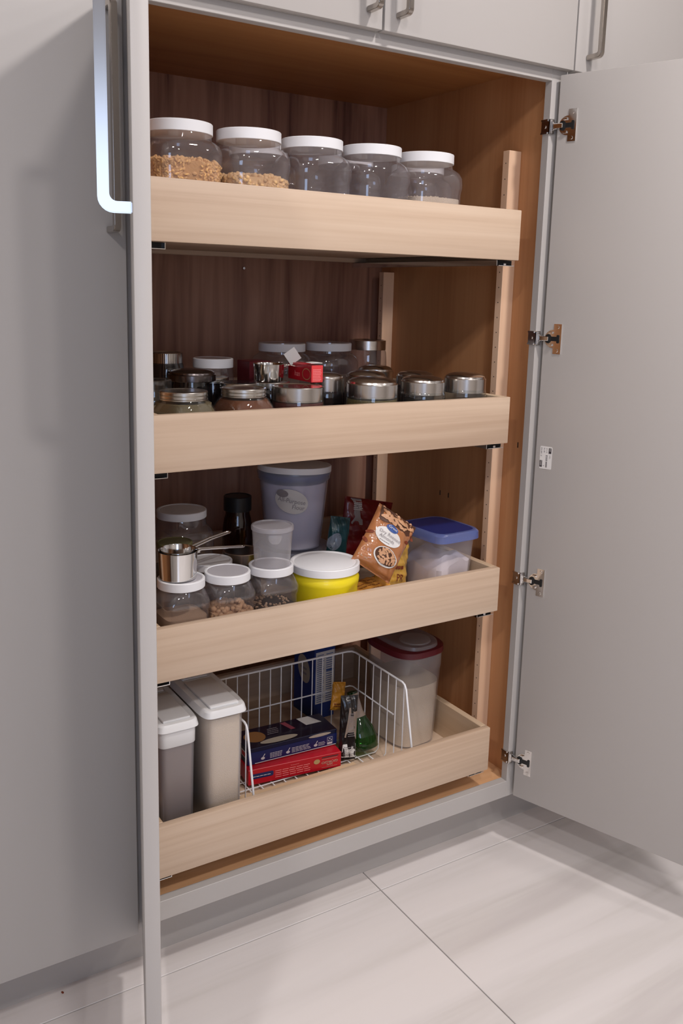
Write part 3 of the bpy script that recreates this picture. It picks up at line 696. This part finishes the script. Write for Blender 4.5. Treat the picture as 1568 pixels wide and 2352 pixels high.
jar('storage_tub', 'low frosted storage tub under the flour bucket', .5060, .3550, Z3, [(0, .062), (.003, .068), (.062, .078), (.069, .080), (.0700, .076)], 'frosted_grey', .0860, .0110, 'frosted_blue', lid_z=.0695, cat='tub')

# flour box with blue lid
t = thing('flour_container', 'square clear container of flour with a translucent blue lid, right side of the third tray', 'container', (.7320, .1090, Z3), R(3))
HX, HY = .0560, .0670
CH = .010
prof = [(0, HX-.014, HY-.014, 5), (.003, HX-.010, HY-.010, 6), (.120+CH, HX-.002, HY-.002, 6), (.135+CH, HX, HY, 6)]
obj('container_body', loft(BM(), prof, 64, cap1=False), 'frosted', t, smooth=True, ang=50)
b = loft(BM(), [(.003, HX-.012, HY-.012, 6), (.086, HX-.0075, HY-.0075, 6), (.090, .03, .035, 4)], 64)
for v in b.verts:
    if v.co.z > .06: v.co.z += .012*math.sin(v.co.x*55+1)+.006*math.sin(v.co.y*80+v.co.x*120)
obj('flour_fill', b, 'flour', t, smooth=True, ang=60)
prof = [(z+CH, a, b_, c) for z, a, b_, c in [(.1270, HX+.004, HY+.004, 5.5), (.1275, HX+.0075, HY+.0075, 5.5), (.1420, HX+.0070, HY+.0070, 5.5), (.1460, HX+.004, HY+.004, 5.2), (.1465, HX-.002, HY-.002, 5)]]
lid = obj('lid', loft(BM(), prof, 64, cap0=False, cap1=False), 'blue_rim', t, smooth=True, ang=40)
obj('lid_panel', loft(BM(), [(.1460+CH, HX-.0018, HY-.0018, 5), (.1425+CH, HX-.007, HY-.007, 5), (.1430+CH, .01, .01, 3)], 64), 'blue_lid', lid, smooth=True, ang=40)

# ---- bags
def bag(name, label, loc, rot, wd, ht, th, m, cat='bag', seal=.06, seed=1, wr=.0016, nx=34, ny=44, group=None):
    t = thing(name, label, cat, loc, 0, group, rot); rnd = random.Random(seed); ph = [rnd.uniform(0, 6) for _ in range(8)]
    def thick(u, v):
        a = max(0, 1-abs(u)**2.6); vv = (abs(v)-0)/(1-seal) if abs(v) < 1-seal else 1.0
        bq = max(0, 1-vv**4)
        wv = wr*(math.sin(u*9+v*5+ph[0])+math.sin(v*13-u*4+ph[1])*.8+math.sin(u*21+v*17+ph[2])*.5+math.sin(v*31+ph[3])*.3)*(.35+.65*(abs(u)**2+abs(v)**2)/1.2)
        return th*(a**.55)*(bq**.5)+wv*a**.3*(1 if abs(v) < 1-seal else .4)
    def P(x, z, e=.0):
        u, v = max(-1, min(1, 2*x/wd)), max(-1, min(1, 2*(z-ht/2)/ht)); pin = 1-.05*(1-v*v)
        return (x*(1-.04*(1-v*v)), -thick(u, v)-e-.0006, z)
    def Q(x, z):
        a = P(x, z); return (a[0], -a[1]*.7, a[2])
    b = BM(); gf = [[b.verts.new(P(-wd/2+wd*i/nx, ht*j/ny)) for i in range(nx+1)] for j in range(ny+1)]
    gb = [[b.verts.new(Q(-wd/2+wd*i/nx, ht*j/ny)) for i in range(nx+1)] for j in range(ny+1)]
    for j in range(ny):
        for i in range(nx):
            b.faces.new((gf[j][i], gf[j][i+1], gf[j+1][i+1], gf[j+1][i])); b.faces.new((gb[j][i], gb[j+1][i], gb[j+1][i+1], gb[j][i+1]))
    for i in range(nx):
        b.faces.new((gf[0][i+1], gf[0][i], gb[0][i], gb[0][i+1])); b.faces.new((gf[ny][i], gf[ny][i+1], gb[ny][i+1], gb[ny][i]))
    for j in range(ny):
        b.faces.new((gf[j][0], gf[j+1][0], gb[j+1][0], gb[j][0])); b.faces.new((gf[j+1][nx], gf[j][nx], gb[j][nx], gb[j+1][nx]))
    bmesh.ops.remove_doubles(b, verts=b.verts, dist=.0002)
    obj('pouch', b, m, t, smooth=True, ang=60)
    return t, (lambda e: (lambda x, z: P(x, z, e)))
mat('almond_bag', srgb(172, 112, 70), .22, coat=.8, bump=(90, .12)); mat('gold_bag', srgb(206, 160, 70), .2, coat=.8, bump=(110, .3, .004)); mat('orange_bag', srgb(236, 166, 74), .3, coat=.5, bump=(90, .2))
mat('red_bag', srgb(104, 12, 18), .3, coat=.4); mat('teal_bag', srgb(24, 66, 72), .35, coat=.4); mat('nut', srgb(200, 152, 116), .5); mat('nut_dark', srgb(82, 50, 34), .5); mat('logo_blue', srgb(58, 86, 150), .5)
mat('brown_print', srgb(120, 52, 24), .6); mat('green_bag', srgb(20, 62, 22), .3, coat=.5)
mat('amber_bag', srgb(190, 130, 36), .4, coat=.3); mat('dark_bag', srgb(24, 18, 20), .3, coat=.5); mat('tan_label', srgb(150, 132, 118), .6)
# roasted almonds
t, S = bag('almond_bag', 'orange tan bag of dry roasted almonds with an oval label, leaning to the right', (.5207, .0600, .6948), (R(-20), R(35.5), R(-15)), .1000, .1320, .017, 'almond_bag', seed=3, wr=.0017)
S0 = S; S = lambda e: (lambda x, z: S0(e*1.5)(x*1.08, z*.79))
b = BM(); sheet(b, ellipse(-.006, .097, .0305, .0225, 34), S(.0008), 4); lb = obj('label', b, 'print_white', t, smooth=True)
b = BM(); sheet(b, ellipse(-.006, .1210, .0140, .0095, 26), S(.0014), 3); lo = obj('logo_oval', b, 'logo_blue', t, smooth=True)
b = BM(); text(b, 'Great', .0092, S(.0024), -.006, .1225); obj('logo_text', b, 'print_white', lo)
b = BM(); text(b, 'Dry Roasted', .0110, S(.0020), -.004, .1015, 0, 'CENTER', .92); text(b, 'Almonds', .0110, S(.0020), -.008, .0905, 0, 'CENTER', .92); bars(b, S(.0016), -.022, .006, .0805, .0835, 1); obj('lettering', b, 'print_grey', lb)
b = BM(); sheet(b, ellipse(.008, .0480, .0290, .0245, 30), S(.0008), 4); pc = obj('bowl_picture', b, 'paper_white', t, smooth=True)
b = BM(); sheet(b, ellipse(.008, .0490, .0262, .0215, 30), S(.0012), 4); obj('bowl_inside', b, 'nut_dark', pc, smooth=True)
b = BM(); rn = random.Random(5)
for _ in range(60):
    a, r = rn.uniform(0, 6.28), math.sqrt(rn.random()); x, z = .008+.0235*r*math.cos(a), .049+.0190*r*math.sin(a)
    sheet(b, ellipse(x, z, rn.uniform(.0034, .0048), rn.uniform(.0020, .0028), 10, rn.uniform(0, 3.1)), S(.0015+rn.random()*.0006), 1)
o = obj('nut_print', b, 'nut', pc, smooth=True); o['kind'] = 'stuff'
b = BM(); sheet(b, [(-.040, .130), (-.036, .126), (-.022, .128), (-.012, .134), (.002, .133), (.014, .131), (.030, .128), (.046, .140), (.046, .168), (-.040, .168)], S(.0008), 4); wn = obj('clear_window', b, 'nut_dark', t, smooth=True)
b = BM()
for _ in range(46): sheet(b, ellipse(rn.uniform(-.036, .042), rn.uniform(.137, .165), rn.uniform(.005, .0075), rn.uniform(.0028, .004), 10, rn.uniform(0, 3.1)), S(.0012+rn.random()*.0006), 1)
o = obj('nut_print', b, 'nut', wn, smooth=True); o['kind'] = 'stuff'
for (x, z, a) in ((.040, .116, .3), (-.043, .086, .6), (-.044, .062, -1), (.047, .1345, 2.6)):
    b = BM(); sheet(b, ellipse(x, z, .0075, .0040, 14, a), S(.0009), 2); obj('almond_motif', b, 'brown_print', t, smooth=True)
b = BM(); text(b, '1 lb  oz', .0070, S(.001), -.034, .020); obj('weight_text', b, 'cream_print', t)
# gold bag behind it
t, S = bag('gold_bag', 'crinkled gold bag behind the almonds, next to the flour container', (.6110, .1180, Z3+.0190), (R(-10), R(11), R(4)), .090, .118, .016, 'gold_bag', seed=9, wr=.0028)
b = BM(); text(b, 'alu', .022, S(.0012), .020, .1080, R(-62)); obj('lettering', b, 'nut_dark', t)
b = BM(); bars(b, S(.0012), -.020, .030, .052, .060, 1, .9); text(b, 'PR', .022, S(.0012), .014, .0330, R(-4)); obj('small_lettering', b, 'brown_print', t)
# orange bag lying down
t, S = bag('orange_bag', 'flat orange bag lying at the tray front between yellow canister and almonds', (.5560, .0340, Z3+.0280), (R(-74), 0, R(4)), .095, .100, .009, 'orange_bag', seed=12)
b = BM(); bars(b, S(.0012), -.04, .02, .04, .09, 5, .12); obj('faint_print', b, 'brown_print', t)
# dark red bag behind
t, S = bag('red_bag', 'dark red foil bag standing behind the almonds with nutrition table', (.6730, .3250, Z3+.0200), (R(-6), R(13), R(5)), .150, .152, .018, 'red_bag', seed=15)
b = BM(); sheet(b, rrect(-.042, .120, .016, .030, .002), S(.0008), 3); tb = obj('nutrition_table', b, 'print_grey', t)
b = BM(); bars(b, S(.0012), -.056, -.028, .124, .149, 6, .35); obj('print', b, 'paper_white', tb)
# teal bag
t, S = bag('teal_bag', 'dark teal bag of nuts between the flour bucket and the red bag', (.5330, .2300, Z3+.0120), (R(-6), R(12), 0), .052, .155, .014, 'teal_bag', seed=21)
b = BM(); sheet(b, ellipse(-.014, .100, .014, .020, 22, -.3), S(.0008), 3); obj('label', b, 'frosted_blue', t)
b = BM(); sheet(b, ellipse(.000, .060, .022, .018, 22), S(.0008), 3); wn = obj('clear_window', b, 'nut_dark', t)
b = BM()
for _ in range(26): a, r = rn.uniform(0, 6.28), math.sqrt(rn.random()); sheet(b, ellipse(.018*r*math.cos(a), .060+.014*r*math.sin(a), .0058, .0035, 10, rn.uniform(0, 3.1)), S(.0012), 1)
o = obj('nut_print', b, 'brown_print', wn); o['kind'] = 'stuff'

# ---- bottom tray
Z4 = TRAYS[3][0]+.0160
def cereal(name, label, x0, x1, y0, y1, zr, fillh, fm, band, body_m):
    cx, cy, hx, hy = (x0+x1)/2, (y0+y1)/2, (x1-x0)/2, (y1-y0)/2; h = zr-Z4
    t = thing(name, label, 'container', (cx, cy, Z4), 0, 'tall white-lidded containers at the left of the bottom tray')
    P = 7
    prof = [(0, hx-.010, hy-.010, P), (.003, hx-.007, hy-.007, P), (h-.012, hx-.0035, hy-.0035, P)]
    obj('container_body', loft(BM(), prof, 64, cap1=False), body_m, t, smooth=True, ang=50)
    k = fillh/h
    obj('contents', loft(BM(), [(.004, hx-.0095, hy-.0095, P), (fillh, hx-.0070, hy-.0070, P)], 56), fm, t, smooth=True, ang=50)
    if band: obj('inner_sleeve', loft(BM(), [(h-.046, hx-.0030, hy-.0030, P), (h-.045, hx-.0022, hy-.0022, P), (h-.010, hx-.0016, hy-.0016, P)], 64), 'white_plastic', t, smooth=True, ang=50)
    prof = [(h-.0140, hx+.0010, hy+.0010, P), (h-.0130, hx+.0030, hy+.0030, P), (h-.0030, hx+.0005, hy+.0005, P), (h, hx-.0015, hy-.0015, P-1), (h+.0006, hx-.006, hy-.006, P-1), (h-.0006, hx-.009, hy-.009, P-1), (h-.0006, .002, .002, 4)]
    ld = obj('lid', loft(BM(), prof, 64), 'white_plastic', t, smooth=True, ang=30)
    b = BM(); box(b, -hx+.014, hx-.014, -hy+.012, hy*.30, h-.0010, h+.0040, .0022, 2); box(b, -hx+.016, hx-.016, hy*.42, hy-.02, h-.0010, h+.0030, .0022, 2)
    obj('pour_flap', b, 'white_plastic', ld, smooth=True, ang=30)
    b = BM(); tube(b, [(-hx+.016, hy*.35, h+.0015), (hx-.016, hy*.35, h+.0015), (hx-.014, hy*.50, h+.0035)], .0010, 6); obj('flap_seam', b, 'wire_white', ld)
    return t
cereal('cereal_keeper', 'clear plastic container with a deep white collar, leftmost on the bottom tray', .0590, .1400, .0350, .2300, .4790, .205, 'grey_powder', True, 'frosted_grey')
cereal('cereal_keeper', 'tall container filled with beige grain, right of the leftmost one', .1440, .2300, .0200, .2300, .4930, .246, 'oats', False, 'frosted')

# wire basket
t = thing('wire_basket', 'white coated wire bin with tall back and sides holding boxes', 'basket', (0, 0, 0))
BX0, BX1, BYF, BYB, BZ0, BZ1 = .2440, .6180, .0560, .2640, Z4+.0040, .4320
r1, r2 = .0023, .0013
b = BM()
rim = [(BX0, .0130, BZ0+.002), (BX0, .0200, BZ0+.050), (BX0, BYF-.004, BZ1-.012), (BX0, BYF+.002, BZ1-.003), (BX0, BYF+.010, BZ1), (BX0, BYB-.015, BZ1), (BX0+.004, BYB-.004, BZ1), (BX0+.015, BYB, BZ1), (BX1-.015, BYB, BZ1), (BX1-.004, BYB-.004, BZ1), (BX1, BYB-.015, BZ1), (BX1, BYF+.010, BZ1), (BX1, BYF+.002, BZ1-.003), (BX1, BYF-.004, BZ1-.012), (BX1, .0200, BZ0+.050), (BX1, .0130, BZ0+.002)]
tube(b, rim, r1, 10); tube(b, [(BX0, .0130, BZ0+.002), (BX1, .0130, BZ0+.002)], r1, 10); obj('rim_wire', b, 'wire_white', t, smooth=True, ang=60)
n = 14
for k in range(1, n):
    x = BX0+(BX1-BX0)*k/n; b = BM(); tube(b, [(x, BYB, BZ1), (x, BYB, BZ0+.012), (x, BYB-.008, BZ0+.001), (x, .0130, BZ0+.001)], r2, 6); obj('upright_wire', b, 'wire_white', t, smooth=True, ang=60)
ny = 8
for k in range(1, ny):
    y = BYB-(BYB-.030)*k/ny
    ztop = BZ1 if y > BYF+.01 else min(BZ1, BZ0+.05+(BZ1-.012-BZ0-.05)*max(0, (y-.02))/(BYF-.024))
    b = BM(); tube(b, [(BX0, y, ztop), (BX0, y, BZ0+.012), (BX0+.008, y, BZ0+.0035), (BX1-.008, y, BZ0+.0035), (BX1, y, BZ0+.012), (BX1, y, ztop)], r2, 6); obj('cross_wire', b, 'wire_white', t, smooth=True, ang=60)
b = BM(); zm = BZ0+.115; tube(b, [(BX0, .095, zm), (BX0, BYB-.006, zm), (BX0+.006, BYB, zm), (BX1-.006, BYB, zm), (BX1, BYB-.006, zm), (BX1, .095, zm)], .0017, 8); obj('middle_wire', b, 'wire_white', t, smooth=True, ang=60)
ZF = BZ0+.0060
b = BM(); box(b, .2600, .5400, .0160, .1280, ZF+.0002, ZF+.0020, .0004); tag(obj('cardboard_sheet', b, 'tan_card', None), 'flat tan cardboard sheet lying in the basket in front of the red box', 'cardboard')
# clear bag sheet under boxes
b = BM(); nx_, ny_ = 26, 10
gr = [[b.verts.new((.2560+.300*i/nx_, .018+.085*j/ny_, ZF+.0040+.0035*abs(math.sin(i*1.3+j*.9))*(1-j/ny_*.5))) for i in range(nx_+1)] for j in range(ny_+1)]
for j in range(ny_):
    for i in range(nx_): b.faces.new((gr[j][i], gr[j][i+1], gr[j+1][i+1], gr[j+1][i]))
tag(obj('plastic_wrap', b, 'film', None, smooth=True, ang=80), 'crumpled clear plastic wrap lying in the basket in front of the red box', 'wrap')

# red pasta box (printed upside down, as it lies)
t, fr0, lf, tp = carton('pasta_box', 'flat red pasta box lying upside down at the bottom of the basket', 'box', (.4085, .1880, ZF), R(-7), .212, .092, .034, 'red_card')
fr = lambda x, z, e=.0004: fr0(x*.97, z*.85, e)
b = BM(); sheet(b, rrect(-.078, .022, .026, .0065, .004), lambda x, z: fr(x, z, .0006), 2); pb = obj('blue_banner', b, 'navy_side', t)
b = BM(); bars(b, lambda x, z: fr(x, z, .0009), -.100, -.057, .0205, .0240, 1); obj('print', b, 'paper_white', pb)
b = BM(); bars(b, lambda x, z: fr(x, z, .0006), -.048, .040, .008, .030, 4, .28, .1); bars(b, lambda x, z: fr(x, z, .0006), -.012, .010, .0315, .0335, 1); obj('fine_print', b, 'pink_print', t)
b = BM(); sheet(b, ellipse(.050, .026, .0075, .0065, 20), lambda x, z: fr(x, z, .0006), 2); obj('round_mark', b, 'gold_print', t)
b = BM(); text(b, 'SAN', .0075, lambda x, z: fr(-x, .038-z, .0008), -.081, .0250); text(b, 'GIORGIO', .0090, lambda x, z: fr(-x, .038-z, .0008), -.081, .0180, 0, 'CENTER', 1.05)
q4(b, .062, .100, .0285, .0292, fr); q4(b, .062, .100, .0062, .0068, fr); obj('lettering', b, 'cream_print', t)
b = BM(); q4(b, .062, .102, .0325, .0350, lambda x, z: fr(x, z, .0006)); obj('dark_stripe', b, 'print_dark', t)
# navy pasta box on top of it
zb = ZF+.0350
t, fr0, lf0, tp0 = carton('pasta_box', 'wide navy blue pasta box with food pictures, lying on the red one', 'box', (.4120, .2080, zb), R(-3), .212, .082, .036, 'navy_card')
fr = lambda x, z, e=.0004: fr0(x*.91, z*.80, e)
lf = lambda x, z, e=.0004: lf0(x*.8, z*.8, e)
tp = lambda x, y, e=.0004: tp0(x*.91, y*.69, e)
b = BM(); q4(b, -.116, .116, .0008, .034, lambda x, z: fr(x, z, .0005)); sp = obj('side_panel_print', b, 'navy_side', t)
b = BM(); bars(b, lambda x, z: fr(x, z, .0009), -.060, -.028, .008, .024, 4, .4); bars(b, lambda x, z: fr(x, z, .0009), -.004, .048, .008, .024, 4, .4); bars(b, lambda x, z: fr(x, z, .0009), .066, .086, .008, .020, 3, .4)
q4(b, -.098, .114, .0012, .0034, lambda x, z: fr(x, z, .0009))
for cx in (-.078, -.014, .059):
    sheet(b, ellipse(cx, .012, .0050, .0038, 14), lambda x, z: fr(x, z, .0009), 1); b.faces.new([b.verts.new(fr(*q, .0009)) for q in ((cx-.001, .015), (cx+.001, .015), (cx+.006, .023), (cx+.004, .024))])
obj('cooking_steps', b, 'print_white', sp)
b = BM(); F = lambda x, z: fr(x, z, .0010)
q4(b, .0900, .1040, .0060, .0270, F); rcy = obj('recycling_mark', b, 'print_white', sp)
b = BM(); F = lambda x, z: fr(x, z, .0013)
q4(b, .0908, .1032, .0120, .0262, F); obj('mark_ground', b, 'navy_side', sp)
b = BM(); F = lambda x, z: fr(x, z, .0016)
for k in range(3):
    a = R(90+120*k); c = (.0970+.0036*math.cos(a), .0188+.0036*math.sin(a)); d1 = R(90+120*k+60); u = (math.cos(a+R(90)), math.sin(a+R(90))); v = (math.cos(a), math.sin(a))
    pts = [(-.0022, -.0009), (.0010, -.0009), (.0010, -.0022), (.0034, 0), (.0010, .0022), (.0010, .0009), (-.0022, .0009)]
    b.faces.new([b.verts.new(F(c[0]+p*u[0]+q*v[0], c[1]+p*u[1]+q*v[1])) for p, q in pts])
obj('arrows', b, 'print_white', sp)
b = BM(); sheet(b, rrect(0, 0, .1155, .0585, .002), lambda x, y: tp(x, y, .0004), 2); tpn = obj('top_print', b, 'purple_card', t)
T2 = lambda x, y: tp(x, y, .0008)
b = BM(); sheet(b, ellipse(-.078, .004, .026, .034, 26), T2, 2); obj('bread_picture', b, 'bread', tpn)
b = BM(); sheet(b, ellipse(-.030, -.040, .048, .015, 28), lambda x, y: tp(x, y, .0011), 2); obj('plate_picture', b, 'cream_print', tpn)
b = BM(); sheet(b, [(.004, .052), (.018, .052), (.028, .000), (.016, .000)], T2, 1); obj('pink_picture', b, 'pink_card', tpn)
b = BM(); sheet(b, [(.050, .056), (.082, .056), (.100, .004), (.058, .004)], T2, 1); obj('silver_label', b, 'paper_white', tpn)
b = BM(); bars(b, lambda x, y: T2(x*.8+y*.3-.006, y), -.050, -.012, .000, .040, 4, .35); obj('faint_print', b, 'print_grey', tpn)
b = BM(); q4(b, -.048, -.012, .016, .034, lf); el = obj('end_label', b, 'paper_white', t)
b = BM(); q4(b, -.044, -.016, .019, .031, lambda x, z: lf(x, z, .0008)); obj('end_label_red', b, 'red_card', el)
b = BM(); sheet(b, ellipse(.070, .039, .030, .0045, 20), lambda x, z: fr(x, z, .0009), 1); obj('food_picture', b, 'cream_print', t)

# upright blue box and brown carton behind the basket
t, fr, lf, tp = carton('salt_box', 'upright blue box with white nutrition panel behind the basket', 'box', (.6000, .4050, Z4), R(3), .060, .090, .190, 'blue_card')
b = BM(); q4(b, -.026, .028, .040, .172, fr); pn = obj('white_panel', b, 'print_white', t)
b = BM(); bars(b, lambda x, z: fr(x, z, .0007), -.022, -.002, .044, .168, 24, .4); bars(b, lambda x, z: fr(x, z, .0007), .004, .025, .044, .168, 22, .4); q4(b, .004, .025, .120, .1235, lambda x, z: fr(x, z, .0009)); obj('print', b, 'logo_blue', pn)
lfm = lambda x, z, e=.0004: lf(-x, z, e)
b = BM(); sheet(b, ellipse(0, .118, .026, .036, 24, .35), lfm, 2); ov = obj('label', b, 'cream_print', t)
b = BM(); bars(b, lambda x, z: lfm(x, z, .0008), -.014, .014, .104, .130, 2, .45); obj('faint_print', b, 'print_grey', ov)

# bags in the basket
t, S = bag('amber_pouch', 'small amber pouch leaning in the back right of the basket', (.5373, .2000, .3300), (R(-10), R(14), R(5)), .036, .062, .008, 'amber_bag', seed=31, wr=.0012)
b = BM(); bars(b, S(.001), -.014, .014, .008, .018, 2, .5); obj('faint_print', b, 'brown_print', t)
t, S = bag('dark_bag', 'black seasoning bag with tan label standing beside the pasta boxes', (.5300, .1420, ZF+.0040), (R(-8), R(4), R(-14)), .040, .142, .008, 'dark_bag', seed=33, wr=.0012)
S0b = S; S = lambda e: (lambda x, z: S0b(e)(x*.74, z*.86))
b = BM(); sheet(b, [(-.014, .060), (.026, .052), (.026, .132), (-.002, .136), (-.006, .105)], S(.0008), 3); lb = obj('label', b, 'tan_label', t)
b = BM(); bars(b, S(.0012), -.004, .022, .062, .124, 12, .35); obj('print', b, 'print_grey', lb)
b = BM(); sheet(b, rrect(.004, .024, .022, .018, .002), S(.0008), 2); lb = obj('lower_label', b, 'paper_white', t)
b = BM(); bars(b, S(.0012), -.014, .020, .010, .038, 6, .35); obj('print', b, 'print_grey', lb)
# green bottle lying back against the basket side
M0 = (.5880, .1500, ZF+.0100)
t = thing('green_bottle', 'dark green glass bottle tipped head up against the right basket side', 'bottle', M0, 0, None, (R(-20), R(-7), R(0)))
prof = [(0, .020, .018, 3.5), (.003, .026, .022, 3.5), (.026, .028, .024, 3.2), (.046, .026, .022, 3), (.066, .019, .017, 2.4), (.084, .0135, .0125, 2.1), (.110, .0120, .0120, 2), (.130, .0115, .0115, 2)]
obj('bottle_body', loft(BM(), prof, 40), 'green_glass', t, smooth=True, ang=60)
b = loft(BM(), [(.074, .0176, .0162, 2.3), (.084, .0142, .0132, 2.1), (.126, .0125, .0125, 2)], 40, cap0=False, cap1=False); nl = obj('neck_label', b, 'tan_label', t, smooth=True)
b = BM()
for k in range(9):
    z = .088+k*.004; bb = [(.0134*math.cos(a), .0134*math.sin(a)) for a in [R(-150+12*i) for i in range(10)]]
    for i in range(9):
        b.faces.new([b.verts.new(q) for q in ((*bb[i], z), (*bb[i+1], z), (*bb[i+1], z+.0015), (*bb[i], z+.0015))])
obj('print', b, 'print_grey', nl)
# loose white packet on the basket floor
b = BM(); box(b, -.040, .040, -.026, .026, 0, .003, .001, M=Matrix.Translation((.5600, .0720, ZF+.0005)) @ Matrix.Rotation(R(-14), 4, 'Z'))
t = tag(obj('paper_packet', b, 'paper_white', None), 'small flat white paper packet on the basket floor right of the red box', 'packet')
b = BM(); Fq = lambda x, y: (.5750+x, .0760+y, ZF+.0040); sheet(b, [(-.012, -.004), (-.004, .002), (.006, .003), (.014, 0), (.010, .007), (-.002, .007), (-.012, .003)], Fq, 1); obj('printed_mark', b, 'print_grey', t)

# container with burgundy lid
t = thing('dispenser', 'tall clear rice dispenser with a burgundy lid ring, right of the wire basket', 'container', (.7210, .2000, Z4), R(4))
h = .2300; rx0, ry0, rx1, ry1 = .0560, .0720, .0700, .0840
prof = [(0, rx0-.004, ry0-.004, 3.4), (.003, rx0, ry0, 3.4), (h*.80, rx0+(rx1-rx0)*.70, ry0+(ry1-ry0)*.70, 3.2), (h*.805, rx0+(rx1-rx0)*.80, ry0+(ry1-ry0)*.80, 3.2), (h-.006, rx1-.001, ry1-.001, 3)]
obj('container_body', loft(BM(), prof, 64, cap1=False), 'frosted', t, smooth=True, ang=50)
k = .150/h
obj('rice_fill', loft(BM(), [(.004, rx0-.003, ry0-.003, 3.4), (.150, rx0+(rx1-rx0)*.70*k/.8-.003, ry0+(ry1-ry0)*.70*k/.8-.003, 3.2)], 56), 'oats', t, smooth=True, ang=50)
ld = obj('lid_ring', loft(BM(), [(h-.008, rx1+.0005, ry1+.0005, 3), (h-.007, rx1+.0020, ry1+.0020, 3), (h+.006, rx1+.0015, ry1+.0015, 3), (h+.0085, rx1-.003, ry1-.003, 3), (h+.0085, .002, .002, 2)], 64), 'dark_red', t, smooth=True, ang=30)
obj('pour_cap', loft(BM(), [(h+.0080, .056, .080, 2.8), (h+.0160, .054, .078, 2.8), (h+.0175, .050, .074, 2.8), (h+.0165, .045, .069, 2.7), (h+.0165, .002, .002, 2)], 56), 'frosted', ld, smooth=True, ang=40)
obj('cap_disc', loft(BM(), [(h+.0165, .036, .036, 2, 0, -.034), (h+.0195, .034, .034, 2, 0, -.034), (h+.0200, .004, .004, 2, 0, -.034)], 40), 'frosted', ld, smooth=True, ang=40)

b = BM(); scatter(b, [Vector((0, 0, .0012))], .0028, .4); tag(obj('crumb', b, 'brown_print', None, loc=(-.1168, .0600, 0)), 'tiny brown crumb on the shaded tile under the left cabinet', 'crumb')
